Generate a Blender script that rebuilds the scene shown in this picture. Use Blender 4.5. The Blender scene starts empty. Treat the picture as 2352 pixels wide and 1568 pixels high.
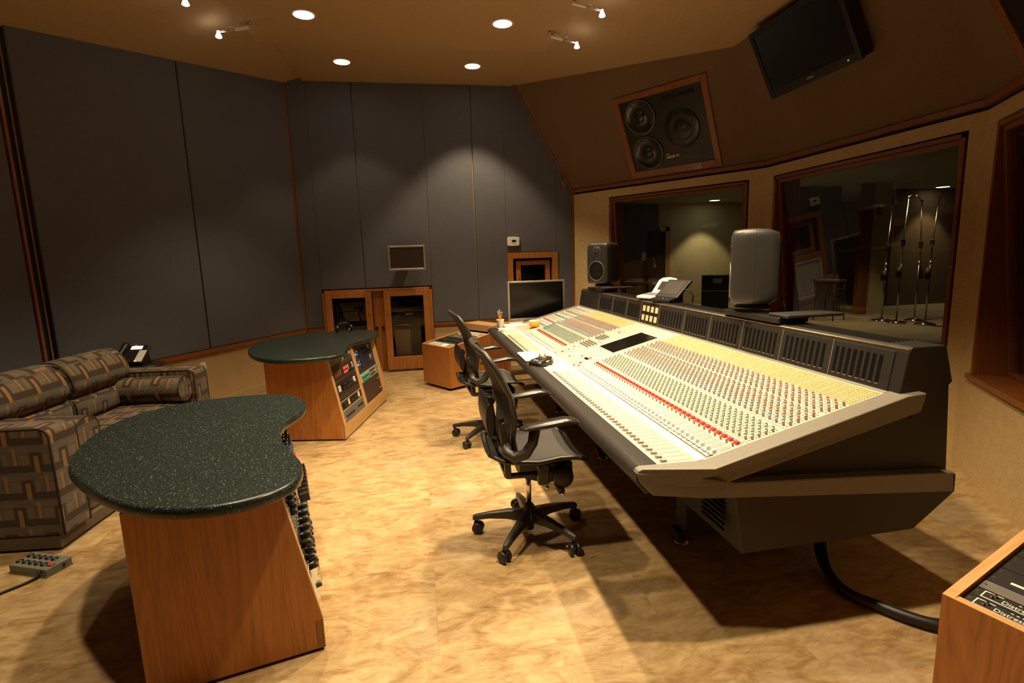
import bpy, math, random
from mathutils import Vector, Matrix, Euler
random.seed(7)
SC = bpy.context.scene
COL = SC.collection
PI = math.pi
R = math.radians

# ------------------------------------------------------------------ mesh builder
class MB:
    def __init__(s):
        s.v = []; s.f = []; s.m = []; s.s = []; s.M = None; s.uv = None
    def P(s, p):
        p = Vector(p)
        if s.M is not None: p = s.M @ p
        s.v.append((p.x, p.y, p.z)); return len(s.v) - 1
    def F(s, idx, mat=0, smooth=False):
        s.f.append(tuple(idx)); s.m.append(mat); s.s.append(smooth)
    def poly(s, pts, mat=0):
        s.F([s.P(p) for p in pts], mat); return s
    def boxb(s, x0, x1, y0, y1, z0, z1, mat=0):
        i = [s.P(p) for p in ((x0,y0,z0),(x1,y0,z0),(x1,y1,z0),(x0,y1,z0),(x0,y0,z1),(x1,y0,z1),(x1,y1,z1),(x0,y1,z1))]
        for q in ((3,2,1,0),(4,5,6,7),(0,1,5,4),(1,2,6,5),(2,3,7,6),(3,0,4,7)): s.F([i[k] for k in q], mat)
        return s
    def box(s, c, d, mat=0, rot=None):
        old = s.M
        T = Matrix.Translation(Vector(c))
        if rot is not None: T = T @ (rot.to_4x4() if hasattr(rot, 'to_4x4') else Euler(rot).to_matrix().to_4x4())
        s.M = T if old is None else old @ T
        x, y, z = d[0]/2, d[1]/2, d[2]/2
        s.boxb(-x, x, -y, y, -z, z, mat); s.M = old; return s
    def loft(s, rings, mat=0, smooth=True, caps=True, closed=True):
        n = len(rings[0]); R_ = [[s.P(p) for p in r] for r in rings]
        for a, b in zip(R_, R_[1:]):
            for k in range(n if closed else n - 1):
                j = (k + 1) % n
                s.F((a[k], a[j], b[j], b[k]), mat, smooth)
        if caps:
            s.F(R_[0][::-1], mat); s.F(R_[-1], mat)
        return s
    def prism(s, pts, axis, a, b, mat=0):
        g = {'x': lambda p, t: (t, p[0], p[1]), 'y': lambda p, t: (p[0], t, p[1]), 'z': lambda p, t: (p[0], p[1], t)}[axis]
        return s.loft([[g(p, a) for p in pts], [g(p, b) for p in pts]], mat, False)
    def tube(s, path, r, n=8, mat=0, smooth=True, caps=True, flat=1.0):
        path = [Vector(p) for p in path]; rings = []
        up = None
        for i, p in enumerate(path):
            d = (path[min(i+1, len(path)-1)] - path[max(i-1, 0)]).normalized()
            if up is None:
                up = Vector((0,0,1)) if abs(d.z) < .9 else Vector((1,0,0))
            x = d.cross(up)
            if x.length < 1e-6: x = d.orthogonal()
            x.normalize(); y = x.cross(d).normalized(); up = y
            rr = r[i] if isinstance(r, (list, tuple)) else r
            rings.append([p + x*math.cos(2*PI*k/n)*rr + y*math.sin(2*PI*k/n)*rr*flat for k in range(n)])
        return s.loft(rings, mat, smooth, caps)
    def cyl(s, p0, p1, r0, r1=None, n=16, mat=0, smooth=True):
        return s.tube([p0, p1], [r0, r0 if r1 is None else r1], n, mat, smooth)
    def lathe(s, prof, c=(0,0,0), n=24, mat=0, smooth=True, axis='z', caps=None):
        rings = []
        for r, z in prof:
            ring = []
            for k in range(n):
                a = 2*PI*k/n; x, y = r*math.cos(a), r*math.sin(a)
                q = {'z': (x, y, z), 'x': (z, x, y), 'y': (y, z, x)}[axis]
                ring.append((c[0]+q[0], c[1]+q[1], c[2]+q[2]))
            rings.append(ring)
        return s.loft(rings, mat, smooth, caps if caps is not None else True)
    def ball(s, c, r, nu=12, nv=8, mat=0):
        if not isinstance(r, (tuple, list)): r = (r, r, r)
        rings = []
        for j in range(nv + 1):
            t = PI*(j + .02 if j == 0 else (j - .02 if j == nv else j))/nv
            rings.append([(c[0]+r[0]*math.sin(t)*math.cos(2*PI*k/nu), c[1]+r[1]*math.sin(t)*math.sin(2*PI*k/nu), c[2]-r[2]*math.cos(t)) for k in range(nu)])
        return s.loft(rings, mat, True, True)
    def build(s, name, mats, parent=None, off=None, bevel=0, segs=2, subsurf=0, uv=None, autosmooth=False):
        me = bpy.data.meshes.new(name)
        vs = s.v if off is None else [(a-off[0], b-off[1], c-off[2]) for a, b, c in s.v]
        me.from_pydata(vs, [], s.f)
        if not isinstance(mats, (list, tuple)): mats = [mats]
        for m in mats: me.materials.append(m)
        me.polygons.foreach_set('material_index', s.m)
        me.polygons.foreach_set('use_smooth', s.s)
        if uv:
            L = me.uv_layers.new(name='UVMap'); d = L.data
            for p in me.polygons:
                nx, ny, nz = (abs(t) for t in p.normal)
                for li in p.loop_indices:
                    c = me.vertices[me.loops[li].vertex_index].co
                    if nz >= nx and nz >= ny: d[li].uv = (c.y*uv, c.x*uv)
                    elif nx >= ny: d[li].uv = (c.y*uv, c.z*uv)
                    else: d[li].uv = (c.x*uv, c.z*uv)
        me.update()
        o = bpy.data.objects.new(name, me); COL.objects.link(o)
        if parent is not None: o.parent = parent
        if bevel:
            b = o.modifiers.new('Bevel', 'BEVEL'); b.width = bevel; b.segments = segs
            b.limit_method = 'ANGLE'; b.angle_limit = R(35)
            if segs > 1: me.polygons.foreach_set('use_smooth', [True]*len(me.polygons)); b.harden_normals = True
        if subsurf:
            b = o.modifiers.new('Subdivision', 'SUBSURF'); b.levels = subsurf; b.render_levels = subsurf
        return o

def tag(o, label, cat, group=None):
    o['label'] = label; o['category'] = cat; o['kind'] = 'thing'
    if group: o['group'] = group
    return o
def thing(name, label, cat, loc=(0,0,0), rotz=0, group=None):
    o = bpy.data.objects.new(name, None); COL.objects.link(o)
    o.empty_display_size = .05
    o.location = loc; o.rotation_euler = (0, 0, rotz)
    return tag(o, label, cat, group)
def struct(name, mb, mats, **k):
    o = mb.build(name, mats, **k)
    if o.parent is None: o['kind'] = 'structure'
    return o
def dup(root, loc=None, rotz=None, label=None, name=None):
    r = root.copy(); COL.objects.link(r)
    if name: r.name = name
    if loc is not None: r.location = loc
    if rotz is not None: r.rotation_euler = (0, 0, rotz)
    if label: r['label'] = label
    for ch in list(root.children):
        c = ch.copy(); COL.objects.link(c); c.parent = r
        for g in list(ch.children):
            d = g.copy(); COL.objects.link(d); d.parent = c
    return r
def text_mesh(s, size, name, mat, parent, M, extrude=.0004, align='LEFT'):
    cu = bpy.data.curves.new(name, 'FONT'); cu.body = s; cu.size = size; cu.extrude = extrude
    cu.align_x = align; cu.align_y = 'CENTER'
    t = bpy.data.objects.new(name, cu); COL.objects.link(t)
    dg = bpy.context.evaluated_depsgraph_get(); dg.update()
    me = bpy.data.meshes.new_from_object(t.evaluated_get(dg))
    bpy.data.objects.remove(t); bpy.data.curves.remove(cu)
    me.transform(M); me.materials.clear(); me.materials.append(mat)
    o = bpy.data.objects.new(name, me); COL.objects.link(o)
    if parent is not None: o.parent = parent
    return o

# ------------------------------------------------------------------ node helpers
class NT:
    def __init__(s, name):
        s.mat = bpy.data.materials.new(name); s.mat.use_nodes = True
        s.t = s.mat.node_tree; s.t.nodes.clear()
        s.out = s.n('ShaderNodeOutputMaterial')
    def n(s, t, **k):
        x = s.t.nodes.new(t)
        for a, b in k.items(): setattr(x, a, b)
        return x
    def l(s, a, b): s.t.links.new(a, b)
    def math(s, op, a, b=None, c=None, clamp=False):
        x = s.n('ShaderNodeMath', operation=op); x.use_clamp = clamp
        for i, q in enumerate((a, b, c)):
            if q is None: continue
            if isinstance(q, (int, float)): x.inputs[i].default_value = q
            else: s.l(q, x.inputs[i])
        return x.outputs[0]
    def mix(s, f, a, b):
        x = s.n('ShaderNodeMix', data_type='RGBA')
        for i, q in ((0, f), (6, a), (7, b)):
            if isinstance(q, (int, float)): x.inputs[i].default_value = q
            elif isinstance(q, tuple): x.inputs[i].default_value = (*q[:3], 1)
            else: s.l(q, x.inputs[i])
        return x.outputs[2]
    def ramp(s, f, stops):
        x = s.n('ShaderNodeValToRGB'); e = x.color_ramp.elements
        while len(e) < len(stops): e.new(.5)
        for q, (p, c) in zip(e, stops):
            q.position = p; q.color = (*c, 1) if len(c) == 3 else c
        s.l(f, x.inputs[0]); return x.outputs[0]
    def coord(s, scale=(1,1,1), which='Object', loc=(0,0,0), rot=(0,0,0)):
        c = s.n('ShaderNodeTexCoord'); m = s.n('ShaderNodeMapping')
        m.inputs['Scale'].default_value = scale; m.inputs['Location'].default_value = loc; m.inputs['Rotation'].default_value = rot
        s.l(c.outputs[which], m.inputs[0]); return m.outputs[0]
    def noise(s, vec, scale=5, detail=3, rough=.5, dist=0, out='Fac'):
        x = s.n('ShaderNodeTexNoise'); x.inputs['Scale'].default_value = scale; x.inputs['Detail'].default_value = detail
        x.inputs['Roughness'].default_value = rough; x.inputs['Distortion'].default_value = dist
        if vec is not None: s.l(vec, x.inputs['Vector'])
        return x.outputs[out]
    def bsdf(s, color, rough=.5, metal=0, spec=.5, bump=None, bstr=.2, bdist=.002, emit=None, estr=0, coat=0, sheen=0):
        b = s.n('ShaderNodeBsdfPrincipled')
        for k, q in (('Base Color', color), ('Roughness', rough)):
            if isinstance(q, (int, float)): b.inputs[k].default_value = q
            elif isinstance(q, tuple): b.inputs[k].default_value = (*q[:3], 1)
            else: s.l(q, b.inputs[k])
        b.inputs['Metallic'].default_value = metal; b.inputs['Specular IOR Level'].default_value = spec
        b.inputs['Coat Weight'].default_value = coat; b.inputs['Sheen Weight'].default_value = sheen
        if emit is not None:
            b.inputs['Emission Color'].default_value = (*emit, 1); b.inputs['Emission Strength'].default_value = estr
        if bump is not None:
            u = s.n('ShaderNodeBump'); u.inputs['Strength'].default_value = bstr; u.inputs['Distance'].default_value = bdist
            s.l(bump, u.inputs['Height']); s.l(u.outputs[0], b.inputs['Normal'])
        s.l(b.outputs[0], s.out.inputs[0]); return s.mat

def plain(name, col, rough=.5, metal=0, spec=.5, var=.12, scale=30, bstr=0, coat=0):
    t = NT(name); v = t.coord()
    n = t.noise(v, scale, 3)
    c2 = tuple(min(1, x*(1+var)) for x in col); c1 = tuple(x*(1-var) for x in col)
    c = t.ramp(n, [(.3, c1), (.7, c2)])
    return t.bsdf(c, rough, metal, spec, bump=n if bstr else None, bstr=bstr, coat=coat)
def wood(name, a, b, axis='z', rough=.42, scale=1.0, coat=.15):
    t = NT(name)
    sc = {'x': (1.1, 14, 14), 'y': (14, 1.1, 14), 'z': (14, 14, 1.1)}[axis]
    v = t.coord(tuple(q*scale for q in sc))
    n1 = t.noise(v, 1.6, 5, .6, 1.2)
    v2 = t.coord(tuple(q*scale*.28 for q in sc), loc=(3.1, 1.7, .4))
    n2 = t.noise(v2, 1.2, 3, .5, 2.5)
    rings = t.math('FRACT', t.math('MULTIPLY', n2, 9))
    rings = t.math('ABSOLUTE', t.math('SUBTRACT', rings, .5))
    v3 = t.coord(tuple(q*scale*7 for q in sc))
    n3 = t.noise(v3, 2.0, 2, .5)
    f = t.math('ADD', t.math('MULTIPLY', n1, .55), t.math('ADD', t.math('MULTIPLY', rings, .45), t.math('MULTIPLY', n3, .35)))
    c = t.ramp(f, [(.28, a), (.5, tuple((x+y)/2 for x, y in zip(a, b))), (.8, b)])
    return t.bsdf(c, rough, bump=n3, bstr=.06, bdist=.001, coat=coat)
# ------------------------------------------------------------------ materials
M = {}
OA, OB = (.25, .080, .013), (.48, .185, .038)
for ax in 'xyz':
    M['oak_'+ax] = wood('oak_grain_'+ax, OA, OB, ax)
    M['trim_'+ax] = wood('oak_trim_'+ax, (.15, .045, .009), (.27, .092, .022), ax, rough=.35, coat=.3)
    M['lightoak_'+ax] = wood('light_oak_'+ax, (.42, .22, .08), (.62, .37, .15), ax, rough=.45)
def fabric(name, c1, c2, sc=420, bstr=.5, dirs=True):
    t = NT(name); v = t.coord((sc, sc, sc))
    n = t.noise(v, 1, 2, .6)
    vx = t.coord((sc*.12, sc*.12, sc*1.1)); n2 = t.noise(vx, 1, 2)
    big = t.noise(t.coord((1.2,1.2,1.2)), 1.5, 3)
    f = t.math('ADD', t.math('MULTIPLY', n, .5), t.math('ADD', t.math('MULTIPLY', n2, .35), t.math('MULTIPLY', big, .15)))
    return t.bsdf(t.ramp(f, [(.35, c1), (.65, c2)]), .95, spec=.15, bump=n, bstr=bstr, bdist=.002)
M['blue'] = fabric('blue_grey_acoustic_fabric', (.092, .092, .106), (.134, .133, .150), 260)
M['brownfab'] = fabric('brown_acoustic_fabric', (.14, .088, .045), (.195, .125, .068), 260)
def stucco(name, c1, c2):
    t = NT(name); v = t.coord((1,1,1))
    n = t.noise(v, 95, 4, .65); n2 = t.noise(v, 18, 3)
    f = t.math('ADD', t.math('MULTIPLY', n, .75), t.math('MULTIPLY', n2, .25))
    return t.bsdf(t.ramp(f, [(.32, c1), (.66, c2)]), .9, spec=.2, bump=n, bstr=.45, bdist=.004)
M['beige'] = stucco('beige_textured_wall_covering', (.44, .31, .14), (.64, .46, .235))
M['paint'] = plain('tan_wall_paint', (.47, .32, .15), .75, var=.05, scale=6)
M['ceil'] = plain('warm_beige_ceiling_paint', (.40, .265, .135), .9, spec=.2, var=.06, scale=40, bstr=.05)
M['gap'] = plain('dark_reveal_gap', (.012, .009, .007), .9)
# marbled vinyl floor
def floor_mat():
    t = NT('marbled_vinyl_floor')
    c = t.n('ShaderNodeTexCoord'); obj = c.outputs['Object']
    br = t.n('ShaderNodeTexBrick'); br.offset = .5; br.squash = 1.0
    br.inputs['Scale'].default_value = 1.0; br.inputs['Brick Width'].default_value = .914; br.inputs['Row Height'].default_value = .61
    br.inputs['Mortar Size'].default_value = .0012; br.inputs['Mortar Smooth'].default_value = .3; br.inputs['Bias'].default_value = 0
    br.inputs['Color1'].default_value = (0,0,0,1); br.inputs['Color2'].default_value = (1,1,1,1); br.inputs['Mortar'].default_value = (.5,.5,.5,1)
    t.l(obj, br.inputs['Vector'])
    off = t.n('ShaderNodeVectorMath', operation='SCALE'); t.l(br.outputs['Color'], off.inputs[0]); off.inputs['Scale'].default_value = 7.3
    add = t.n('ShaderNodeVectorMath', operation='ADD'); t.l(obj, add.inputs[0]); t.l(off.outputs[0], add.inputs[1])
    mp = t.n('ShaderNodeMapping'); mp.inputs['Scale'].default_value = (2.2, 4.6, 1); mp.inputs['Rotation'].default_value = (0,0,R(28)); t.l(add.outputs[0], mp.inputs[0])
    n1 = t.noise(mp.outputs[0], 1.5, 6, .62, 1.8)
    mp2 = t.n('ShaderNodeMapping'); mp2.inputs['Scale'].default_value = (6, 15, 1); mp2.inputs['Rotation'].default_value = (0,0,R(22)); t.l(add.outputs[0], mp2.inputs[0])
    n2 = t.noise(mp2.outputs[0], 1.3, 5, .65, 2.2)
    f = t.math('ADD', t.math('MULTIPLY', n1, .62), t.math('MULTIPLY', n2, .38))
    col = t.ramp(f, [(.28, (.17, .090, .032)), (.42, (.29, .178, .074)), (.53, (.40, .277, .132)), (.66, (.49, .368, .195)), (.82, (.38, .295, .18))])
    grey = t.noise(add.outputs[0], 1.7, 3, .5, .5)
    gf = t.math('MULTIPLY', t.math('SUBTRACT', grey, .55, clamp=True), 2.2, clamp=True)
    col = t.mix(gf, col, (.44, .37, .27))
    col = t.mix(t.math('MULTIPLY', br.outputs['Fac'], .22), col, (.12, .07, .03))
    return t.bsdf(col, t.ramp(n2, [(.3, (.42,)*3), (.7, (.55,)*3)]), spec=.35, bump=n2, bstr=.05, bdist=.002)
M['floor'] = floor_mat()
def granite():
    t = NT('dark_green_granite'); v = t.coord((1,1,1))
    n = t.noise(v, 100, 4, .75); n2 = t.noise(v, 45, 3, .6)
    vo = t.n('ShaderNodeTexVoronoi'); vo.inputs['Scale'].default_value = 115; t.l(v, vo.inputs['Vector'])
    sp = t.math('LESS_THAN', vo.outputs['Distance'], .20)
    rnd = t.n('ShaderNodeSeparateColor'); t.l(vo.outputs['Color'], rnd.inputs[0])
    sp = t.math('MULTIPLY', sp, t.math('GREATER_THAN', rnd.outputs[0], .70))
    c = t.ramp(n, [(.34, (.003, .006, .006)), (.52, (.012, .020, .019)), (.72, (.040, .055, .050))])
    c = t.mix(t.math('MULTIPLY', t.math('GREATER_THAN', n2, .60), .5), c, (.035, .03, .02))
    c = t.mix(t.math('MULTIPLY', sp, .9), c, t.mix(rnd.outputs[1], (.38, .36, .25), (.16, .33, .34)))
    return t.bsdf(c, .30, spec=.5)
M['granite'] = granite()
M['black'] = plain('satin_black_plastic', (.012, .011, .010), .38, var=.2)
M['blackmat'] = plain('matt_black_metal', (.016, .014, .012), .6, var=.2)
M['charcoal'] = plain('charcoal_chair_frame', (.030, .026, .021), .42, var=.15)
M['armpad'] = plain('black_vinyl_arm_pad', (.018, .015, .012), .27, var=.1)
def mesh_fabric():
    t = NT('woven_mesh_seat'); v = t.coord((1,1,1))
    w = t.n('ShaderNodeTexWave', wave_type='BANDS', bands_direction='Y'); w.inputs['Scale'].default_value = 110; t.l(v, w.inputs[0])
    w2 = t.n('ShaderNodeTexWave', wave_type='BANDS', bands_direction='X'); w2.inputs['Scale'].default_value = 70; t.l(v, w2.inputs[0])
    f = t.math('MULTIPLY', w.outputs['Fac'], w2.outputs['Fac'])
    return t.bsdf(t.ramp(f, [(.2, (.018, .016, .015)), (.8, (.085, .075, .066))]), .8, bump=f, bstr=.4, bdist=.001)
M['mesh'] = mesh_fabric()
def leather():
    t = NT('black_padded_vinyl'); v = t.coord((1,1,1))
    n = t.noise(t.coord((25, 3, 25)), 9, 4, .6); vo = t.n('ShaderNodeTexVoronoi'); vo.inputs['Scale'].default_value = 260; t.l(v, vo.inputs['Vector'])
    return t.bsdf(t.ramp(n, [(.3, (.018, .016, .014)), (.7, (.035, .031, .027))]), .42, spec=.5, bump=vo.outputs['Distance'], bstr=.25, bdist=.001)
M['leather'] = leather()
M['cheek'] = plain('textured_black_end_trim', (.17, .155, .128), .5, var=.12, scale=120, spec=.8, bstr=.15)
M['consolebody'] = plain('satin_black_console_panel', (.013, .011, .009), .5, var=.12, scale=60)
M['chrome'] = plain('polished_chrome', (.75, .72, .68), .12, 1, var=.04)
M['steel'] = plain('brushed_steel', (.48, .45, .40), .32, 1, var=.1, scale=80)
M['alu'] = plain('silver_aluminium', (.62, .59, .54), .35, .85, var=.04, scale=60)
M['brass'] = plain('polished_brass', (.80, .60, .28), .2, 1, var=.05)
M['screen'] = plain('unlit_black_screen', (.006, .005, .005), .16, var=.05)
M['screenbrown'] = plain('unlit_matte_screen', (.028, .014, .010), .45, var=.05)
M['white'] = plain('white_plastic', (.80, .78, .72), .4, var=.03)
M['cream'] = plain('cream_control_panel', (.64, .55, .40), .5, var=.04, scale=15)
M['tanpanel'] = plain('warm_grey_master_panel', (.52, .43, .35), .5, var=.03, scale=15)
M['strip'] = plain('white_scribble_strip', (.90, .90, .88), .45, var=.02)
M['panelline'] = plain('tan_panel_groove', (.30, .22, .12), .6, var=.1)
M['paper'] = plain('white_paper', (.86, .84, .79), .8, var=.03)
M['red'] = plain('red_button_plastic', (.62, .025, .018), .35, var=.08)
M['keyw'] = plain('ivory_key_cap', (.80, .78, .70), .4, var=.04)
M['bluew'] = plain('pale_blue_white_knob', (.62, .70, .80), .35, var=.05)
M['greyk'] = plain('grey_knob_plastic', (.30, .29, .27), .4, var=.08)
M['greenk'] = plain('grey_green_knob_plastic', (.26, .42, .34), .4, var=.08)
M['teal'] = plain('teal_knob_plastic', (.03, .34, .28), .35, var=.08)
M['orange'] = plain('coral_knob_cap', (.80, .22, .12), .4, var=.06)
M['bluek'] = plain('dusty_blue_knob_cap', (.30, .42, .58), .4, var=.06)
M['yellowk'] = plain('pale_yellow_button', (.70, .58, .28), .45, var=.06)
M['slot'] = plain('dark_meter_slot', (.006, .005, .005), .25, var=.1)
M['meterface'] = plain('matt_meter_bridge_panel', (.014, .0125, .0105), .5, var=.12, scale=40)
M['vu'] = plain('cream_meter_dial', (.78, .62, .34), .4, var=.06)
M['yellow'] = plain('yellow_tape_roll', (.85, .50, .05), .5, var=.06)
M['pencil'] = plain('orange_pencil_paint', (.85, .34, .05), .4, var=.05)
M['cup'] = plain('pale_paper_cup', (.80, .74, .64), .6, var=.03)
M['spkgrey'] = plain('dark_grey_speaker_enclosure', (.030, .029, .027), .40, var=.05, scale=40)
M['cone'] = plain('black_speaker_cone', (.010, .009, .008), .35, var=.1)
M['conegloss'] = plain('glossy_woofer_cone', (.022, .020, .018), .18, var=.1)
M['rackblack'] = plain('black_rack_panel', (.022, .020, .018), .4, var=.15, scale=50)
M['rackgrey'] = plain('grey_rack_panel', (.14, .13, .12), .45, var=.1)
M['racksilver'] = plain('pale_silver_rack_panel', (.62, .58, .48), .42, .3, var=.06)
M['rackblue'] = plain('navy_blue_rack_panel', (.035, .05, .13), .4, var=.1)
M['rackgreen'] = plain('pale_green_grey_panel', (.42, .44, .34), .45, var=.06)
M['rackbrown'] = plain('dark_brown_blank_panel', (.05, .03, .02), .5, var=.12)
M['powergrey'] = plain('grey_green_power_box', (.15, .155, .13), .5, var=.06)
M['rubber'] = plain('black_rubber_cable', (.012, .011, .010), .45, var=.15)
def emit(name, col, st):
    t = NT(name); return t.bsdf((.02,.02,.02), .4, emit=col, estr=st)
M['lampface'] = emit('glowing_lamp_diffuser', (1, .93, .80), 14)
M['bulb'] = emit('glowing_halogen_bulb', (1, .92, .80), 14)
M['liveface'] = emit('glowing_live_room_lamp', (1, .93, .75), 9)
M['lcd'] = emit('backlit_phone_display', (1, .86, .62), 1.6)
M['led_red'] = emit('red_led', (1, .03, .01), 2.2)
M['led_amber'] = emit('amber_led', (1, .5, .06), 2.0)
M['led_green'] = emit('green_led', (.3, 1, .2), 1.2)
def glass(name, tint, ior=1.5, rough=0.0):
    t = NT(name)
    fr = t.n('ShaderNodeFresnel'); fr.inputs['IOR'].default_value = ior
    tr = t.n('ShaderNodeBsdfTransparent'); tr.inputs[0].default_value = (*tint, 1)
    gl = t.n('ShaderNodeBsdfGlossy'); gl.inputs['Roughness'].default_value = rough
    mx = t.n('ShaderNodeMixShader'); ge = t.n('ShaderNodeNewGeometry'); t.l(t.math('MULTIPLY', fr.outputs[0], t.math('SUBTRACT', 1.0, ge.outputs['Backfacing'])), mx.inputs[0]); t.l(tr.outputs[0], mx.inputs[1]); t.l(gl.outputs[0], mx.inputs[2])
    t.l(mx.outputs[0], t.out.inputs[0]); return t.mat
M['glass'] = glass('clear_studio_glass', (.90, .91, .86), 1.62)
M['smoke'] = glass('smoked_door_glass', (.62, .60, .55), 1.45)
# sofa upholstery: rows of arches and bars
def sofa_mat():
    t = NT('geometric_sofa_upholstery')
    c = t.n('ShaderNodeTexCoord'); sp = t.n('ShaderNodeSeparateXYZ'); t.l(c.outputs['UV'], sp.inputs[0])
    m = t.math
    v0 = m('DIVIDE', sp.outputs[1], .150)
    row = m('FLOOR', v0); v = m('SUBTRACT', v0, row)
    u0 = m('ADD', m('DIVIDE', sp.outputs[0], .205), m('MULTIPLY', row, .31))
    u = m('SUBTRACT', u0, m('FLOOR', u0))
    def band(x, a, b): return m('MULTIPLY', m('GREATER_THAN', x, a), m('LESS_THAN', x, b))
    AND = lambda a, b: m('MULTIPLY', a, b)
    fine = t.noise(t.coord((1,1,1)), 330, 2)
    st = t.noise(t.coord((2, 2, 60)), 7, 3)
    bg = t.ramp(st, [(.35, (.070, .056, .040)), (.65, (.115, .096, .072))])
    dark = (.026, .014, .010); tan = (.25, .13, .048); oli = (.135, .105, .060); gry = (.105, .097, .080)
    col = bg
    col = t.mix(AND(band(u, .50, .74), band(v, .32, .66)), col, oli)
    col = t.mix(AND(band(u, .02, .13), band(v, .32, .66)), col, oli)
    col = t.mix(AND(band(u, .52, .98), band(v, .74, .90)), col, gry)
    col = t.mix(AND(band(u, .80, .88), band(v, .28, .92)), col, tan)
    col = t.mix(AND(band(u, .90, .94), band(v, .28, .80)), col, (.07, .052, .036))
    col = t.mix(band(v, .02, .28), col, dark)
    arch = AND(band(u, .17, .47), band(v, .02, .74))
    col = t.mix(arch, col, dark)
    col = t.mix(AND(band(u, .26, .38), band(v, -.1, .62)), col, tan)
    col = t.mix(.10, col, t.ramp(fine, [(.3, (0,0,0)), (.7, (.5,.4,.3))]))
    return t.bsdf(col, .85, spec=.2, bump=fine, bstr=.35, bdist=.002, sheen=.1)
M['sofa'] = sofa_mat()
M['piping'] = plain('dark_brown_piping', (.035, .022, .014), .7)
# ------------------------------------------------------------------ camera
cam_d = bpy.data.cameras.new('camera'); cam = bpy.data.objects.new('camera', cam_d); COL.objects.link(cam)
FPX, TH, RHO, PSI = 1210.62, R(9.183), R(-1.768), R(9.924)
fw = Vector((math.sin(PSI)*math.cos(TH), math.cos(PSI)*math.cos(TH), -math.sin(TH)))
rt = Vector((math.cos(PSI), -math.sin(PSI), 0)); up = rt.cross(fw)
r2 = math.cos(RHO)*rt + math.sin(RHO)*up; u2 = -math.sin(RHO)*rt + math.cos(RHO)*up
cam.matrix_world = Matrix(((r2.x, u2.x, -fw.x, 0), (r2.y, u2.y, -fw.y, 0), (r2.z, u2.z, -fw.z, 1.5), (0, 0, 0, 1)))
cam_d.sensor_width = 36; cam_d.sensor_fit = 'HORIZONTAL'; cam_d.lens = FPX*36/2352
cam_d.clip_start = .02; cam_d.clip_end = 80
SC.camera = cam
w = bpy.data.worlds.new('world'); SC.world = w; w.use_nodes = True
w.node_tree.nodes['Background'].inputs[0].default_value = (0, 0, 0, 1)
SC.view_settings.view_transform = 'Standard'; SC.view_settings.look = 'None'
SC.view_settings.gamma = 1; SC.view_settings.use_curve_mapping = False
SC.view_settings.exposure = 0.12
SC.cycles.use_denoising = True; SC.cycles.max_bounces = 8; SC.cycles.diffuse_bounces = 4
SC.cycles.transparent_max_bounces = 12; SC.cycles.sample_clamp_indirect = 4; SC.cycles.caustics_reflective = False
SC.cycles.caustics_refractive = False

# ------------------------------------------------------------------ room shell
YB = 7.224
struct('floor', MB().boxb(-4.2, 3.86, -1.4, 7.7, -.08, 0), M['floor'])
def frame_on(o, d, outward=None):
    x = Vector((d[0], d[1], 0)).normalized(); y = Vector((-x.y, x.x, 0))
    if outward is not None and y.dot(Vector(outward)) < 0: y = -y
    return Matrix(((x.x, y.x, 0, o[0]), (x.y, y.y, 0, o[1]), (0, 0, 1, o[2] if len(o) > 2 else 0), (0, 0, 0, 1)))
# back wall: wainscot, wood rail, three fabric panels
wb = MB()
ZR = .60
wb.boxb(-1.55, -1.235, YB+.012, YB+.20, 0, ZR).boxb(.19, 1.235, YB+.012, YB+.20, 0, ZR).boxb(1.935, 2.4, YB+.012, YB+.20, 0, ZR)
wb.boxb(1.235, 1.935, YB+.012, YB+.20, 0, .22)
wb.boxb(-1.55, 2.4, YB+.70, YB+.74, 0, 3.95)
wb.boxb(-1.55, -1.235, YB+.06, YB+.2, ZR, 3.95).boxb(-1.235, .19, YB+.06, YB+.2, 1.14, 3.95).boxb(.19, 1.235, YB+.06, YB+.2, ZR, 3.95)
wb.boxb(1.235, 1.935, YB+.06, YB+.2, 1.55, 3.95).boxb(1.935, 2.4, YB+.06, YB+.2, ZR, 3.95)
wall_back = struct('wall_back', wb, M['paint'])
SM1, SM2, G = -.679, .809, .006
ZP = .643
def panel(parts, parent, m=None):
    b = MB()
    for q in parts: b.boxb(*q)
    return b.build('fabric_panel', M['blue'], parent, bevel=.006, segs=1)
panel([(-1.452, -1.235, YB, YB+.055, ZP, 3.90), (-1.235, SM1-G, YB, YB+.055, 1.14, 3.90)], wall_back)
panel([(SM1+G, .19, YB, YB+.055, 1.14, 3.90), (.19, SM2-G, YB, YB+.055, ZP, 3.90)], wall_back)
panel([(SM2+G, 1.235, YB, YB+.055, ZP, 3.90), (1.235, 1.935, YB, YB+.055, 1.55, 3.90), (1.935, 2.19, YB, YB+.055, ZP, 2.40), (1.935, 2.02, YB, YB+.055, 2.40, 3.90)], wall_back)
b = MB()
b.boxb(-1.46, -1.235, YB-.012, YB+.05, ZR, ZP-.002).boxb(.19, 1.235, YB-.012, YB+.05, ZR, ZP-.002).boxb(1.935, 2.19, YB-.012, YB+.05, ZR, ZP-.002)
struct('trim_1', b, M['trim_x'])
b = MB(); b.boxb(.19, 1.235, YB, YB+.02, 0, .10).boxb(-1.46, -1.235, YB, YB+.02, 0, .10).boxb(1.935, 2.19, YB, YB+.02, 0, .10)
struct('baseboard_back', b, plain('tan_rubber_baseboard', (.43, .30, .15), .6, var=.05))
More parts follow.
